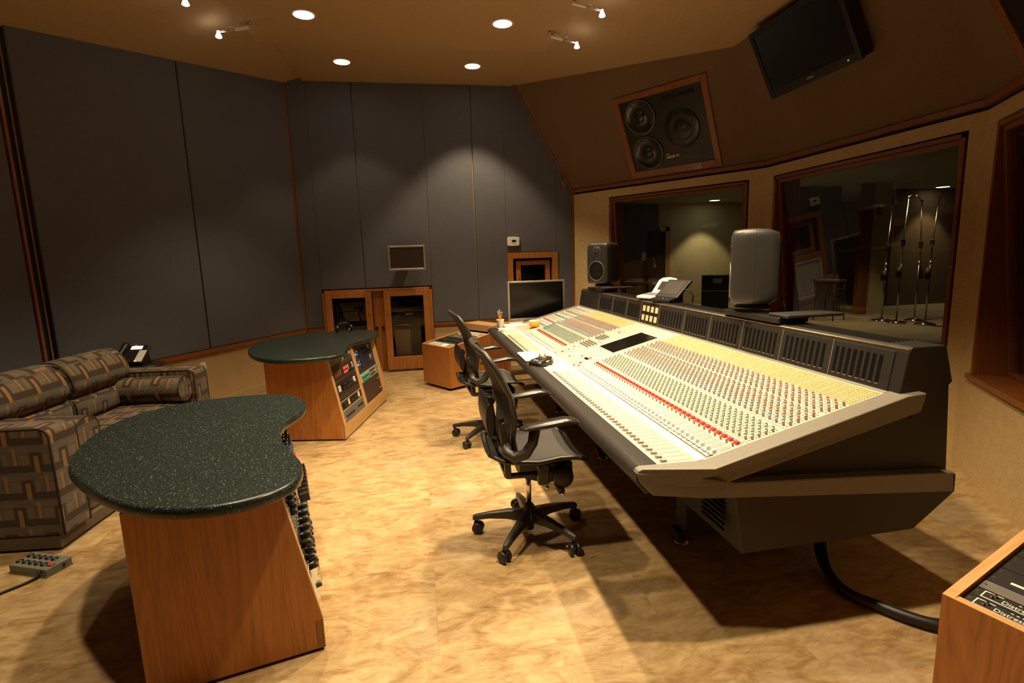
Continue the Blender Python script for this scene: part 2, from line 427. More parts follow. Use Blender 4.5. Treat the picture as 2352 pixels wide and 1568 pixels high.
# left wall (angled), two panels
L0 = Vector((-1.466, 7.233)); LD = Vector((-.991, -1.877)).normalized(); LLEN = 2.92
ML = frame_on((L0.x, L0.y, 0), LD, (-1, .5, 0))
b = MB(); b.M = ML
b.boxb(-.05, LLEN+.05, .012, .14, 0, ZR); b.boxb(-.05, LLEN+.05, .06, .14, ZR, 3.9)
wall_left = struct('wall_left', b, M['paint'])
SL = 1.497
for a, c in ((.012, SL-.007), (SL+.007, LLEN-.02)):
    b = MB(); b.M = ML; b.boxb(a, c, 0, .055, ZP, 3.88); b.build('fabric_panel', M['blue'], wall_left, bevel=.006, segs=1)
b = MB(); b.M = ML; b.boxb(0, LLEN, -.012, .05, ZR, ZP-.002); struct('trim_2', b, M['trim_x'])
b = MB(); b.M = ML; b.boxb(0, LLEN, -.004, .02, 0, .10); struct('baseboard_left', b, bpy.data.materials['tan_rubber_baseboard'])
# second left facet
F0 = Vector((-2.868, 4.60)); FD = Vector((-.2, -.98)).normalized()
MF = frame_on((F0.x, F0.y, 0), FD, (-1, 0, 0))
b = MB(); b.M = MF; b.boxb(-.02, 6.2, .012, .14, 0, ZR); b.boxb(-.02, 6.2, .06, .14, ZR, 3.9)
b.M = None
wl2 = struct('wall_left_near', b, M['paint'])
for a, c in ((.03, 1.55), (1.565, 3.3), (3.315, 6.1)):
    b = MB(); b.M = MF; b.boxb(a, c, 0, .055, ZP, 3.88); b.build('fabric_panel', M['blue'], wl2, bevel=.006, segs=1)
b = MB(); b.M = MF; b.boxb(0, 6.1, -.012, .05, ZR, ZP-.002); struct('trim_3', b, M['trim_x'])
# vertical corner strips
struct('trim_4', MB().boxb(-1.480, -1.452, YB-.012, YB+.05, ZP-.04, 3.9), M['trim_z'])
b = MB(); b.M = MF; b.boxb(0, .024, -.012, .06, ZP-.04, 3.9); struct('trim_5', b, M['trim_z'])
struct('trim_15', MB().boxb(-3.02, -2.878, 4.61, 4.80, ZP-.04, 3.9), M['gap'])  # near-black block, paints the shade in the gap beside the corner strip
# near wall behind the camera
struct('wall_near', MB().boxb(-4.3, 2.4, -1.5, -1.4, 0, 4.1), M['blue'])
# ceiling: two sloping side planes and a stepped central panel
b = MB()
b.poly([(-4.4, -1.5, 3.676+.315*(-4.4+1.464)), (-4.4, 7.6, 3.676+.315*(-4.4+1.464)), (.0, 7.6, 3.676+.315*1.464), (.0, -1.5, 3.676+.315*1.464)])
struct('ceiling', b, M['ceil'])
b = MB(); zr = lambda x: 3.695 - .19*(x-1.44)
b.poly([(0, -1.5, zr(0)), (0, 7.6, zr(0)), (3.9, 7.6, zr(3.9)), (3.9, -1.5, zr(3.9))])
struct('ceiling_right', b, M['ceil'])
b = MB(); b.prism([(-1.288, 5.7), (-1.252, 7.235), (1.362, 7.235), (1.357, 5.7)], 'z', 3.70, 3.735)
struct('ceiling_panel_far', b, M['ceil'])
b = MB(); b.prism([(-1.39, 5.84), (-1.45, 4.99), (-1.62, -1.45), (1.70, -1.45), (1.54, 4.67), (1.469, 5.84)], 'z', 3.62, 3.665)
struct('ceiling_panel_near', b, M['ceil'])
# front wall: three facets with leaning upper part
ZT = 2.355
AA = Vector((2.181, 7.224)); AB = Vector((3.57, 5.04)); BC = Vector((3.57, 2.893)); CD = Vector((2.155, .732))
dA = (AB-AA).normalized(); dC = (CD-BC).normalized()
def inn(d): return Vector((d.y, -d.x)) if Vector((d.y, -d.x)).x < 0 else Vector((-d.y, d.x))
nA, nB, nC = inn(dA), Vector((-1, 0)), inn(dC)
TL = .494
def mitre(n1, n2):
    k = TL/(1 + n1.dot(n2)); return (n1 + n2)*k
mAB, mBC = mitre(nA, nB), mitre(nB, nC)
dz = 1.5
def upr(p, m, z): return (p.x + m.x*z, p.y + m.y*z, ZT + z)
A0 = AA - dA*.9; C1 = CD + dC*.6
bw = MB()
for (p, mp, q, mq) in ((A0, nA*TL, AB, mAB), (AB, mAB, BC, mBC), (BC, mBC, C1, nC*TL)):
    bw.poly([upr(p, mp, 0), upr(q, mq, 0), upr(q, mq, dz), upr(p, mp, dz)])
wall_up = struct('wall_front_upper', bw, M['brownfab'])
# outline strip where the leaning wall meets the back wall
b = MB(); p0 = Vector((2.18, YB-.013, ZT-.02)); p1 = Vector((1.385, YB-.013, ZT+1.36))
b.tube([p0, p1], .012, 4, smooth=False); struct('trim_6', b, M['trim_z'])
struct('trim_7', MB().boxb(2.155, 2.185, YB-.02, YB+.03, 0, ZT), M['trim_z'])
# lower walls with window openings
ZS, ZW = .66, 2.215
WT = .30
def lower_wall(name, o, d, length, s0, s1, n_in):
    Mx = frame_on((o.x, o.y, 0), d, (-n_in.x, -n_in.y, 0))
    b = MB(); b.M = Mx
    b.boxb(0, s0, 0, WT, 0, ZT-.045); b.boxb(s1, length, 0, WT, 0, ZT-.045)
    b.boxb(s0, s1, 0, WT, 0, ZS); b.boxb(s0, s1, 0, WT, ZW, ZT-.045)
    o_ = struct(name, b, M['beige'])
    return Mx
lenA, lenB, lenC = (AB-AA).length, (BC-AB).length, (CD-BC).length
wins = [('wall_front_far', AA, dA, lenA, .61, 2.42, nA), ('wall_front_middle', AB, (BC-AB).normalized(), lenB, .127, 2.04, nB), ('wall_front_near', BC, dC, lenC+.5, .17, 1.98, nC)]
WM = []
for i, (nm, o, d, ln, s0, s1, nn) in enumerate(wins):
    Mx = lower_wall(nm, o, d, ln, s0, s1, nn); WM.append(Mx)
    g = .014
    fr = MB(); fr.M = Mx
    fr.boxb(s0+g, s0+g+.028, -.008, .26, ZS, ZW-g); fr.boxb(s1-g-.028, s1-g, -.008, .26, ZS, ZW-g)
    fr.boxb(s0+g, s1-g, -.008, .26, ZW-g-.028, ZW-g)
    win = struct('window_%d' % (i+1), fr, M['trim_z'], bevel=.002, segs=1)
    sl = MB(); sl.M = Mx; sl.boxb(s0-.03, s1+.03, -.022, .27, ZS-.03, ZS+.004); sl.build('sill', M['trim_x'], win, bevel=.003, segs=1)
    gp = MB(); gp.M = Mx; gp.boxb(s0, s0+g, .02, .25, ZS, ZW).boxb(s1-g, s1, .02, .25, ZS, ZW).boxb(s0, s1, .02, .25, ZW-g, ZW)
    gp.build('shadow_gap', M['gap'], win)
    # tilted sash: top close to the room, foot set back
    a0, a1 = s0+g+.028, s1-g-.028; zb, zt = ZS+.004, ZW-g-.028; yb, yt = .185, .03
    tl = math.atan2(yb-yt, zt-zb); H = math.hypot(yb-yt, zt-zb)
    Ms = Mx @ Matrix.Translation((0, yb, zb)) @ Matrix.Rotation(tl, 4, 'X')
    sa = MB(); sa.M = Ms; wv = .032
    sa.boxb(a0, a0+wv, -.02, .03, 0, H).boxb(a1-wv, a1, -.02, .03, 0, H).boxb(a0+wv, a1-wv, -.02, .03, 0, wv).boxb(a0+wv, a1-wv, -.02, .03, H-wv, H)
    sa.build('sash_frame', M['trim_x'], win, bevel=.003, segs=1)
    gl = MB(); gl.M = Ms; gl.boxb(a0+wv-.005, a1-wv+.005, .002, .008, wv-.005, H-wv+.005); gl.build('pane', M['glass'], win)
# wood ledge trim between lower and upper front wall, near-black strip painted as the shadow joint below it
def offs(p, n, t): return (p.x + n.x*t, p.y + n.y*t)
def wall_strip(name, z0, z1, t0, t1, mat):
    b = MB(); k = lambda n1, n2: (n1+n2)/(1+n1.dot(n2))
    kAB, kBC = k(nA, nB), k(nB, nC)
    path = [(AA, nA), (AB, kAB), (BC, kBC), (C1, nC)]
    rings = []
    for p, n in path:
        a = offs(p, n, t0); c = offs(p, n, t1)
        rings.append([(a[0], a[1], z0), (c[0], c[1], z0), (c[0], c[1], z1), (a[0], a[1], z1)])
    b.loft(rings, 0, False); return struct(name, b, mat)
wall_strip('trim_8', ZT-.022, ZT+.018, -.02, .03, M['trim_x'])
wall_strip('trim_9', ZT-.045, ZT-.022, -.05, -.02, M['gap'])
# side wall past the near front facet
struct('wall_right_near', MB().boxb(2.1, 2.35, -1.5, .75, 0, 4.0), M['paint'])
# ------------------------------------------------------------------ ceiling lamps
def downlight(x, y, z, label, mat, loc_group, first=[None]):
    o = thing('recessed_downlight', label, 'ceiling light', (x, y, z), 0, loc_group)
    b = MB(); b.lathe([(.086, -.004), (.100, -.004), (.102, .0), (.102, .002), (.086, .002), (.086, -.004)], n=32, caps=False); b.build('trim_ring', M['white'], o)
    b = MB(); b.lathe([(.001, -.002), (.086, -.0025), (.086, .0), (.001, .0)], n=32); b.build('lens', mat, o)
    return o
ZF, ZN = 3.699, 3.619
DG = 'recessed downlights in the ceiling panel'
downlight(-.689, 6.535, ZF, 'glowing recessed downlight on the far ceiling step, towards the left angled wall', M['lampface'], DG)
downlight(.777, 6.545, ZF, 'glowing recessed downlight on the far ceiling step, nearer the wood framed main speaker', M['lampface'], DG)
downlight(-.836, 5.19, ZN, 'large glowing recessed downlight on the nearer ceiling panel, left one', M['lampface'], DG)
downlight(.911, 5.19, ZN, 'large glowing recessed downlight on the nearer ceiling panel, right one', M['lampface'], DG)
def lamp(kind, loc, energy, col=(1, .70, .38), size=90, blend=.4, radius=.05, target=None, name='lamp_light'):
    d = bpy.data.lights.new(name, kind); d.energy = energy; d.color = col
    if kind == 'SPOT': d.spot_size = R(size); d.spot_blend = blend
    if kind in ('SPOT', 'POINT'): d.shadow_soft_size = radius
    o = bpy.data.objects.new(name, d); COL.objects.link(o); o.location = loc
    t = Vector(target) if target else Vector(loc) - Vector((0, 0, 1))
    o.rotation_euler = (t - Vector(loc)).to_track_quat('-Z', 'Y').to_euler()
    return o
WARM = (1, .765, .46)
for x, y, z, e_, sz_l, bl in ((-.689, 6.535, ZF, 26, 84, .35), (.777, 6.545, ZF, 180, 88, .4), (-.836, 5.19, ZN, 100, 92, .5), (.911, 5.19, ZN, 240, 92, .5),
                        (-.86, 3.50, ZN, 250, 92, .5), (.93, 3.50, ZN, 430, 92, .5), (-.86, 1.80, ZN, 230, 92, .5), (.93, 1.80, ZN, 420, 96, .5)):
    lamp('SPOT', (x, y, z-.02), e_, WARM, sz_l, bl, .06)
# low voltage track heads hanging at the edges of the ceiling panel
def track_head(x, y, zc, side, label, aim):
    # side: direction (along X) from the panel edge to the bulb
    o = thing('track_spotlight', label, 'spotlight', (x, y, zc), 0, 'halogen spotlights along the ceiling panel edges')
    b = MB(); b.cyl((-.27*side, 0, .095), (-.20*side, 0, .055), .005, n=8); b.cyl((-.272*side, 0, .10), (-.262*side, 0, .09), .018, n=14); b.build('mount', M['steel'], o)
    b = MB(); b.box((-.20*side, 0, .048), (.12, .03, .022), rot=(0, R(12)*side, 0)); b.build('connector', M['white'], o, bevel=.004)
    b = MB()
    for q in (-.012, .012): b.tube([(-.15*side, q, .04), (-.08*side, q, .022), (-.012*side, q, .012)], .0032, 6)
    b.build('arm', M['steel'], o)
    b = MB(); b.tube([(-.14*side, .0, .045), (-.10*side, .03, .07), (-.06*side, .03, .06), (-.05*side, .03, .03)], .003, 6); b.build('wire_loop', M['steel'], o)
    b = MB(); b.lathe([(.010, .018), (.014, .0), (.022, -.018), (.027, -.032)], n=18); b.build('reflector', M['bulb'], o)
    b = MB(); b.lathe([(.001, -.040), (.018, -.038), (.0265, -.033), (.001, -.031)], n=18); b.build('bulb_face', M['bulb'], o)
    return o
track_head(-1.600, 5.395, 3.520, -1, 'glowing halogen track spotlight hanging beside the left edge of the ceiling panel', None)
track_head(-1.616, 4.74, 3.50, -1, 'glowing halogen spotlight half cut off by the picture top, left of the ceiling panel', None)
track_head(1.659, 5.31, 3.515, 1, 'glowing halogen track spotlight right of the ceiling panel, farther from the wall mounted television', None)
track_head(1.670, 4.626, 3.515, 1, 'glowing halogen track spotlight right of the ceiling panel, nearer the wall mounted television', None)
for x, y, e, aim in ((1.659, 5.31, 130, (1.75, 6.0, .9)), (1.67, 4.626, 120, (1.25, 4.3, .8)), (1.68, 3.95, 140, (1.15, 3.6, .8)), (1.69, 3.25, 150, (1.05, 2.9, .8)), (1.70, 2.6, 150, (1.05, 2.2, .8))):
    lamp('SPOT', (x, y, 3.46), e, (1, .79, .50), 62, .6, .025, aim)
for x, y, e, aim in ((-1.60, 5.395, 20, (-1.2, 5.2, 0)), (-1.616, 4.74, 25, (-1.3, 4.5, 0)), (-1.64, 3.4, 40, (-1.75, 3.3, 0))):
    lamp('SPOT', (x, y, 3.46), e, WARM, 70, .6, .025, aim)

# ------------------------------------------------------------------ built-in glass cabinet in the back wall
cb = thing('built_in_cabinet', 'oak built-in equipment cabinet with two glass doors set in the blue back wall', 'cabinet', (-.52, YB, 0))
ox = (-.52, YB, 0)
def bb(name, boxes, mat, parent, bev=.003, off=ox, segs=1):
    b = MB()
    for q in boxes: b.boxb(*q)
    return b.build(name, mat, parent, off=off, bevel=bev, segs=segs)
XL, XR, HC = -1.232, .186, 1.128
bb('frame', [(XL, XL+.035, YB-.035, YB+.60, 0, HC), (XR-.035, XR, YB-.035, YB+.60, 0, HC), (XL, XR, YB-.035, YB+.60, HC-.03, HC), (XL+.035, XR-.035, YB+.1, YB+.6, 0, .10)], M['oak_z'], cb)
bb('back_panel', [(XL+.035, XR-.035, YB+.55, YB+.57, .1, HC-.03)], M['oak_x'], cb)
bb('centre_post', [(-.605, -.452, YB+.05, YB+.58, 0, HC-.03)], M['oak_z'], cb)
b = MB()
for q in (-.57, -.49): b.cyl((q, YB+.05, .60), (q, YB+.02, .60), .022, .018, n=14)
b.build('door_lock', M['black'], cb, off=ox)
def gdoor(x0, x1, z0, z1, kx, y=YB-.055):
    st = .085
    d = bb('door', [(x0, x0+st, y, y+.028, z0, z1), (x1-st, x1, y, y+.028, z0, z1), (x0+st, x1-st, y, y+.028, z1-.075, z1), (x0+st, x1-st, y, y+.028, z0, z0+.175)], M['oak_z'], cb)
    o2 = bb('door_glass', [(x0+st-.008, x1-st+.008, y+.012, y+.017, z0+.16, z1-.06)], M['smoke'], d, bev=0)
    b = MB(); b.lathe([(.004, 0), (.005, -.012), (.013, -.018), (.014, -.026), (.006, -.032)], (kx, y, z0+.79), 14, axis='y')
    b.build('knob', M['brass'], d, off=ox)
    return d
gdoor(-1.195, -.605, .03, 1.098, -.645)
gdoor(-.452, .150, .03, 1.098, -.41)
# contents of the left bay
def simple(name, label, cat, boxes, mat, loc, group=None, bev=.004):
    b = MB()
    for q in boxes: b.boxb(*q)
    o = b.build(name, mat, None, off=loc, bevel=bev); o.location = loc
    return tag(o, label, cat, group)
def rackbox(name, label, x0, x1, y, z0, z1, mat, depth=.35):
    o = thing(name, label, 'rack unit', ((x0+x1)/2, y, z0)); loc = ((x0+x1)/2, y, z0)
    bb('chassis', [(x0, x1, y, y+depth, z0, z1)], mat, o, off=loc)
    return o, loc
r_, l_ = rackbox('rack_recorder', 'silver rack recorder behind the left glass cabinet door, topmost', -1.08, -.66, YB+.08, .84, .95, M['racksilver'])
b = MB()
for k in range(5): b.boxb(-1.0+.035*k, -.978+.035*k, YB+.076, YB+.082, .915, .93)
b.boxb(-.86, -.74, YB+.074, YB+.082, .865, .89); b.build('display', M['black'], r_, off=l_)
r_, l_ = rackbox('rack_recorder', 'silver rack recorder behind the left glass cabinet door, middle one with dark handle', -1.08, -.66, YB+.08, .70, .83, M['racksilver'])
r_, l_ = rackbox('rack_recorder', 'silver rack recorder behind the left glass cabinet door, lowest', -1.08, -.66, YB+.08, .50, .63, M['racksilver'])
for zz in (.46, .655):
    simple('cabinet_shelf', 'dark shelf inside the left cabinet bay, %s recorder' % ('below the lowest' if zz < .5 else 'under the middle'), 'shelf', [(-1.19, -.61, YB+.10, YB+.54, zz, zz+.025)], M['rackbrown'], (-.9, YB+.3, zz))
b = MB(); b.tube([(-.80, YB+.06, .95), (-.77, YB+.045, .88), (-.80, YB+.05, .80), (-.76, YB+.06, .70)], .007, 6); b.tube([(-.72, YB+.06, .95), (-.76, YB+.05, .86), (-.73, YB+.05, .80)], .006, 6)
o = b.build('cable', M['rubber'], None, off=(-.77, YB+.05, .7)); o.location = (-.77, YB+.05, .7); tag(o, 'black cables hanging in front of the silver recorders in the left cabinet bay', 'cable')
b = MB()
for k in range(7): b.tube([(-1.10+.012*k, YB+.07, 1.02-.02*k), (-1.02+.01*k, YB+.05, .86-.04*k), (-1.13+.01*k, YB+.06, .66-.03*k)], .010, 6)
o = b.build('cable_bundle', M['rubber'], None, off=(-1.09, YB+.06, .5)); o.location = (-1.09, YB+.06, .5); tag(o, 'dark cable bundle at the left side of the left cabinet bay', 'cable')
# right bay: computer tower, rack with drawer
t = thing('computer_tower', 'silver computer tower with handles behind the right glass cabinet door', 'computer', (-.235, YB+.10, .10))
lo = (-.235, YB+.10, .10)
bb('case', [(-.34, -.13, YB+.07, YB+.50, .14, .555)], M['alu'], t, .006, lo)
b = MB()
b.tube([(-.335, YB+.09, .55), (-.335, YB+.09, .600), (-.315, YB+.09, .615), (-.155, YB+.09, .615), (-.135, YB+.09, .600), (-.135, YB+.09, .55)], .011, 8)
b.tube([(-.335, YB+.46, .55), (-.335, YB+.46, .600), (-.315, YB+.46, .615), (-.155, YB+.46, .615), (-.135, YB+.46, .600), (-.135, YB+.46, .55)], .011, 8)
b.build('handle', M['alu'], t, off=lo)
bb('foot', [(-.34, -.315, YB+.07, YB+.50, .10, .14), (-.155, -.13, YB+.07, YB+.50, .10, .14)], M['alu'], t, .004, lo)
b = MB()
for k in range(5): b.boxb(-.322, -.304, YB+.068, YB+.072, .20+.03*k, .212+.03*k)
b.build('front_port', M['blackmat'], t, off=lo)
simple('subwoofer', 'dark box standing right of the computer tower in the cabinet', 'box', [(.05, .148, YB+.1, YB+.45, .10, .64)], M['rackbrown'], (.1, YB+.2, .1))
t = thing('slotted_rack_unit', 'pale slotted rack panel above the computer tower in the right cabinet bay', 'rack unit', (-.15, YB+.1, .80)); lo = (-.15, YB+.1, .80)
bb('front_panel', [(-.40, .10, YB+.10, YB+.13, .80, .855)], M['racksilver'], t, .002, lo)
b = MB()
for k in range(22): b.boxb(-.10+.009*k, -.096+.009*k, YB+.096, YB+.102, .815, .84)
b.build('vent_slot', M['blackmat'], t, off=lo)
bb('drawer', [(-.40, .10, YB+.10, YB+.5, .64, .795)], M['rackbrown'], t, .002, lo)
bb('label_plate', [(-.19, -.09, YB+.092, YB+.101, .755, .777)], M['white'], t, .001, lo)
# small framed cabinet with vent, right part of the back wall
sc = thing('wall_cabinet', 'small oak framed wall cabinet with a glass door behind the console monitor', 'cabinet', (1.585, YB, .25)); lo = (1.585, YB, .25)
bb('frame', [(1.232, 1.312, YB-.018, YB+.05, .22, 1.545), (1.865, 1.945, YB-.018, YB+.05, .22, 1.545), (1.312, 1.865, YB-.018, YB+.05, 1.465, 1.545), (1.312, 1.865, YB-.018, YB+.05, .86, .95), (1.312, 1.865, YB-.018, YB+.05, .22, .27)], M['oak_z'], sc, .003, lo)
bb('inner_box', [(1.27, 1.31, YB+.05, YB+.5, .22, 1.54), (1.87, 1.91, YB+.05, YB+.5, .22, 1.54), (1.27, 1.91, YB+.45, YB+.5, .22, 1.54)], M['gap'], sc, 0, lo)
d_ = bb('door', [(1.357, 1.425, YB+.03, YB+.055, .97, 1.435), (1.772, 1.842, YB+.03, YB+.055, .97, 1.435), (1.425, 1.772, YB+.03, YB+.055, 1.372, 1.435), (1.425, 1.772, YB+.03, YB+.055, .97, 1.03)], M['oak_x'], sc, .003, lo)
bb('door_glass', [(1.42, 1.778, YB+.04, YB+.046, 1.02, 1.38)], M['smoke'], d_, 0, lo)
b = MB(); b.lathe([(.004, 0), (.005, -.012), (.012, -.018), (.004, -.028)], (1.395, YB+.03, 1.20), 12, axis='y'); b.build('knob', M['brass'], d_, off=lo)
vb = bb('vent_frame', [(1.312, 1.345, YB-.012, YB+.03, .27, .86), (1.832, 1.865, YB-.012, YB+.03, .27, .86), (1.345, 1.832, YB-.012, YB+.03, .83, .86), (1.345, 1.832, YB-.012, YB+.03, .27, .30)], M['white'], sc, .002, lo)
b = MB()
for k in range(26): b.box((1.588, YB+.012, .312+.0205*k), (.49, .022, .004), rot=(R(38), 0, 0))
b.build('louvre', M['white'], vb, off=lo)
for k, (zz, hh) in enumerate(((1.04, .09), (1.15, .09))):
    o, lo2 = rackbox('rack_amplifier', 'black rack unit behind the small wall cabinet door, %s' % ('lower' if k == 0 else 'upper'), 1.36, 1.82, YB+.12, zz, zz+hh, M['rackblack'], .25)
    b = MB()
    for q in range(6): b.cyl((1.46+.05*q, YB+.12, zz+.045), (1.46+.05*q, YB+.11, zz+.045), .008, n=8)
    b.build('knob', M['steel'], o, off=lo2)
# thermostat
t = thing('thermostat', 'white wall thermostat on the blue back wall above the small oak cabinet', 'thermostat', (1.322, YB, 1.63)); lo = (1.322, YB, 1.63)
b = MB(); pts = []
for k in range(25):
    a = -1 + 2*k/24; pts.append((1.322+a*.085, 1.752 + .008*(1-a*a)))
for k in range(25):
    a = 1 - 2*k/24; pts.append((1.322+a*.083, 1.645 - .008*(1-a*a)))
b.prism(pts, 'y', YB-.03, YB); b.build('cover', M['white'], t, off=lo, bevel=.006)
bb('display', [(1.30, 1.358, YB-.034, YB-.028, 1.692, 1.718)], M['slot'], t, .001, lo)
b = MB()
for k in range(3): b.cyl((1.305+.022*k, YB-.033, 1.668), (1.305+.022*k, YB-.028, 1.668), .004, n=8)
b.cyl((1.325, YB-.033, 1.738), (1.325, YB-.028, 1.738), .004, n=8)
b.build('button', M['blackmat'], t, off=lo)
# wall-mounted computer screen
t = thing('wall_monitor', 'silver framed computer screen mounted on the blue back wall above the glass cabinet', 'monitor', (-.118, 7.0, 1.5)); lo = (-.118, 7.0, 1.5)
k_ = 7.02/7.2
X0, X1, Z0, Z1 = -.360*k_, .1215*k_, 1.5-.140*k_, 1.5+.182*k_
Mo = Matrix.Translation((0, 0, 0))
bb('bezel', [(X0, X0+.022, 7.02, 7.05, Z0, Z1), (X1-.022, X1, 7.02, 7.05, Z0, Z1), (X0+.022, X1-.022, 7.02, 7.05, Z1-.022, Z1), (X0+.022, X1-.022, 7.02, 7.05, Z0, Z0+.024)], M['alu'], t, .004, lo)
bb('screen', [(X0+.018, X1-.018, 7.026, 7.045, Z0+.02, Z1-.018)], M['screenbrown'], t, 0, lo)
bb('back_shell', [(X0+.01, X1-.01, 7.045, 7.07, Z0+.01, Z1-.01)], M['alu'], t, .004, lo)
bb('wall_bracket', [(-.16, -.08, 7.07, YB, 1.42, 1.60)], M['blackmat'], t, .003, lo)
# wall outlet on the left wall
o = thing('wall_outlet', 'white duplex wall outlet on the tan lower left wall', 'outlet', (0, 0, 0)); o.matrix_world = ML @ Matrix.Translation((1.609, .012, .457))
b = MB(); b.boxb(-.036, .036, -.006, 0, -.058, .058); b.build('cover_plate', M['white'], o, bevel=.003)
for q in (-.022, .022):
    b = MB(); b.boxb(-.017, .017, -.009, -.005, q-.014, q+.014); s_ = b.build('socket', M['white'], o, bevel=.003)
    b = MB(); b.boxb(-.009, -.006, -.0105, -.008, q-.004, q+.008).boxb(.006, .009, -.0105, -.008, q-.004, q+.008); b.build('slot', M['blackmat'], s_)

# ------------------------------------------------------------------ soffit speakers and television on the leaning wall
def lean(p, d, n):
    x = Vector((d.x, d.y, 0)); u = Vector((n.x*TL, n.y*TL, 1)).normalized()
    z = x.cross(u).normalized()
    if z.dot(Vector((n.x, n.y, 0))) < 0: z = -z
    return Matrix(((x.x, u.x, z.x, p.x), (x.y, u.y, z.y, p.y), (x.z, u.z, z.z, ZT), (0, 0, 0, 1)))
def main_speaker(Mx, s0, s1, t0, t1, flip, label):
    o = thing('soffit_speaker', label, 'speaker', (0, 0, 0)); o.matrix_world = Mx @ Matrix.Translation(((s0+s1)/2, t0, 0))
    W_, H_ = (s1-s0)/2, t1-t0; fr = .065
    b = MB(); b.boxb(-W_, -W_+fr, 0, H_, -.01, .02).boxb(W_-fr, W_, 0, H_, -.01, .02); b.boxb(-W_+fr, W_-fr, 0, fr+.012, -.01, .02).boxb(-W_+fr, W_-fr, H_-fr, H_, -.01, .02)
    b.build('wood_frame', M['trim_y'], o, bevel=.003, segs=1)
    b = MB(); b.boxb(-W_+fr, W_-fr, fr+.012, H_-fr, .0005, .008); b.build('baffle', M['cone'], o)
    sg = -1 if flip else 1
    for ty in (.28, .71):
        c = (-.27*sg*W_/.57, H_*ty+.01, .008)
        b = MB(); b.lathe([(.185, .0), (.185, .012), (.168, .014), (.160, .004), (.10, -.02+.026), (.055, .004), (.05, .018), (.02, .026), (.001, .028)], c, 40)
        q = b.build('woofer', M['conegloss'], o)
        b = MB(); b.lathe([(.186, .004), (.192, .012), (.186, .016), (.180, .012), (.186, .004)], c, 40, caps=False); b.build('woofer_ring', M['rackgrey'], q)
    c = (.20*sg*W_/.57, H_*.50, .008)
    b = MB(); b.lathe([(.21, 0), (.20, .010), (.13, .006), (.085, .004), (.075, .008), (.05, .012), (.001, .012)], c, 36); b.build('midrange_horn', M['cone'], o)
    b = MB(); b.lathe([(.05, .006), (.048, .018), (.03, .02), (.025, .012), (.001, .010)], (c[0]+.05*sg, c[1], c[2]), 24); b.build('tweeter', M['conegloss'], o)
    for ty in (.17, .87):
        b = MB(); b.boxb(.04*sg if sg > 0 else -.42, .42 if sg > 0 else -.04, H_*ty-.025, H_*ty+.015, .006, .0105); b.build('bass_port', M['slot'], o)
    return o
MA_, MB_, MC_ = lean(AA, dA, nA), lean(AB, (BC-AB).normalized(), nB), lean(BC, dC, nC)
sp_a = main_speaker(MA_, 1.0, 2.14, .05, 1.0, False, 'black soffit speaker in a wood frame on the leaning brown wall over the far window')
text_mesh('GENELEC', .042, 'badge', M['brass'], sp_a, Matrix.Translation((-.06, .185, .0095)))
text_mesh('audio', .022, 'badge_small', M['white'], sp_a, Matrix.Translation((-.06, .222, .0095)))
sp_c = main_speaker(MC_, .555, 1.69, .05, 1.0, True, 'second soffit speaker whose wood frame corner shows at the top right picture edge')
# television: bracketed off the wall
tv = thing('television', 'black flat television mounted high on the leaning brown wall between the soffit speakers', 'television', (0, 0, 0)); tv.matrix_world = MB_ @ Matrix.Translation((1.053, .566, .11))
W_, H_ = .493, .581
b = MB(); b.boxb(-W_, -W_+.045, 0, H_, 0, .03).boxb(W_-.045, W_, 0, H_, 0, .03).boxb(-W_+.045, W_-.045, 0, .07, 0, .03).boxb(-W_+.045, W_-.045, H_-.045, H_, 0, .03); b.build('bezel', M['black'], tv, bevel=.005)
b = MB(); b.boxb(-W_+.04, W_-.04, .06, H_-.04, .004, .022); b.build('screen', M['screen'], tv)
b = MB(); b.boxb(-W_+.01, W_-.01, .01, H_-.01, -.085, .0); b.build('back_shell', M['blackmat'], tv, bevel=.006)
b = MB(); b.boxb(-.2, .2, .15, .45, -.108, -.085); b.build('wall_bracket', M['blackmat'], tv)
b = MB(); b.boxb(-.035, .035, .030, .044, .030, .032); b.build('badge', M['steel'], tv)
b = MB(); b.cyl((.38, .035, .03), (.38, .035, .033), .004, n=8); b.build('power_light', M['led_green'], tv)
# ------------------------------------------------------------------ mixing console
CO = (1.4, 3.85, 0)
con = thing('mixing_console', 'large-format mixing console with cream channel strips, padded armrest and black meter bridge', 'mixing console', CO)
Y0, Y1 = 1.79, 5.93
SLP = (.906-.700)/(1.866-1.068); TILT = math.atan(SLP)
def sz(x): return .694 if x < 1.03 else (.697 if x < 1.068 else .700 + SLP*(x-1.068))
def cpart(name, mb, mat, parent=con, **k): return mb.build(name, mat, parent, off=CO, **k)
def prismY(pts, yin, b=None):
    b = b or MB()
    b.loft([[(p[0], p[2], p[1]) for p in pts], [(p[0], yin, p[1]) for p in pts]], 0, False); return b
def mirY(pts): return [(p[0], p[1], Y0+Y1-p[2]) for p in pts]
up_arm = [(.765, .694, 1.752), (.785, .703, 1.750), (1.05, .698, 1.700), (1.868, .912, 1.700), (1.955, .918, 1.700), (1.935, .842, 1.700), (1.075, .628, 1.700), (.95, .625, 1.72), (.775, .65, 1.752)]
low_arm = [(.762, .690, 1.751), (.772, .652, 1.751), (.828, .594, 1.742), (1.013, .585, 1.702), (2.13, .484, 1.700), (2.12, .572, 1.700), (1.136, .634, 1.700), (1.02, .66, 1.706)]
b = MB(); prismY(up_arm, Y0, b); prismY(low_arm, Y0, b); cpart('end_panel', b, M['cheek'], bevel=.006)
b = MB(); prismY(mirY(up_arm), Y1, b); prismY(mirY(low_arm), Y1, b); cpart('end_panel', b, M['cheek'], bevel=.006)
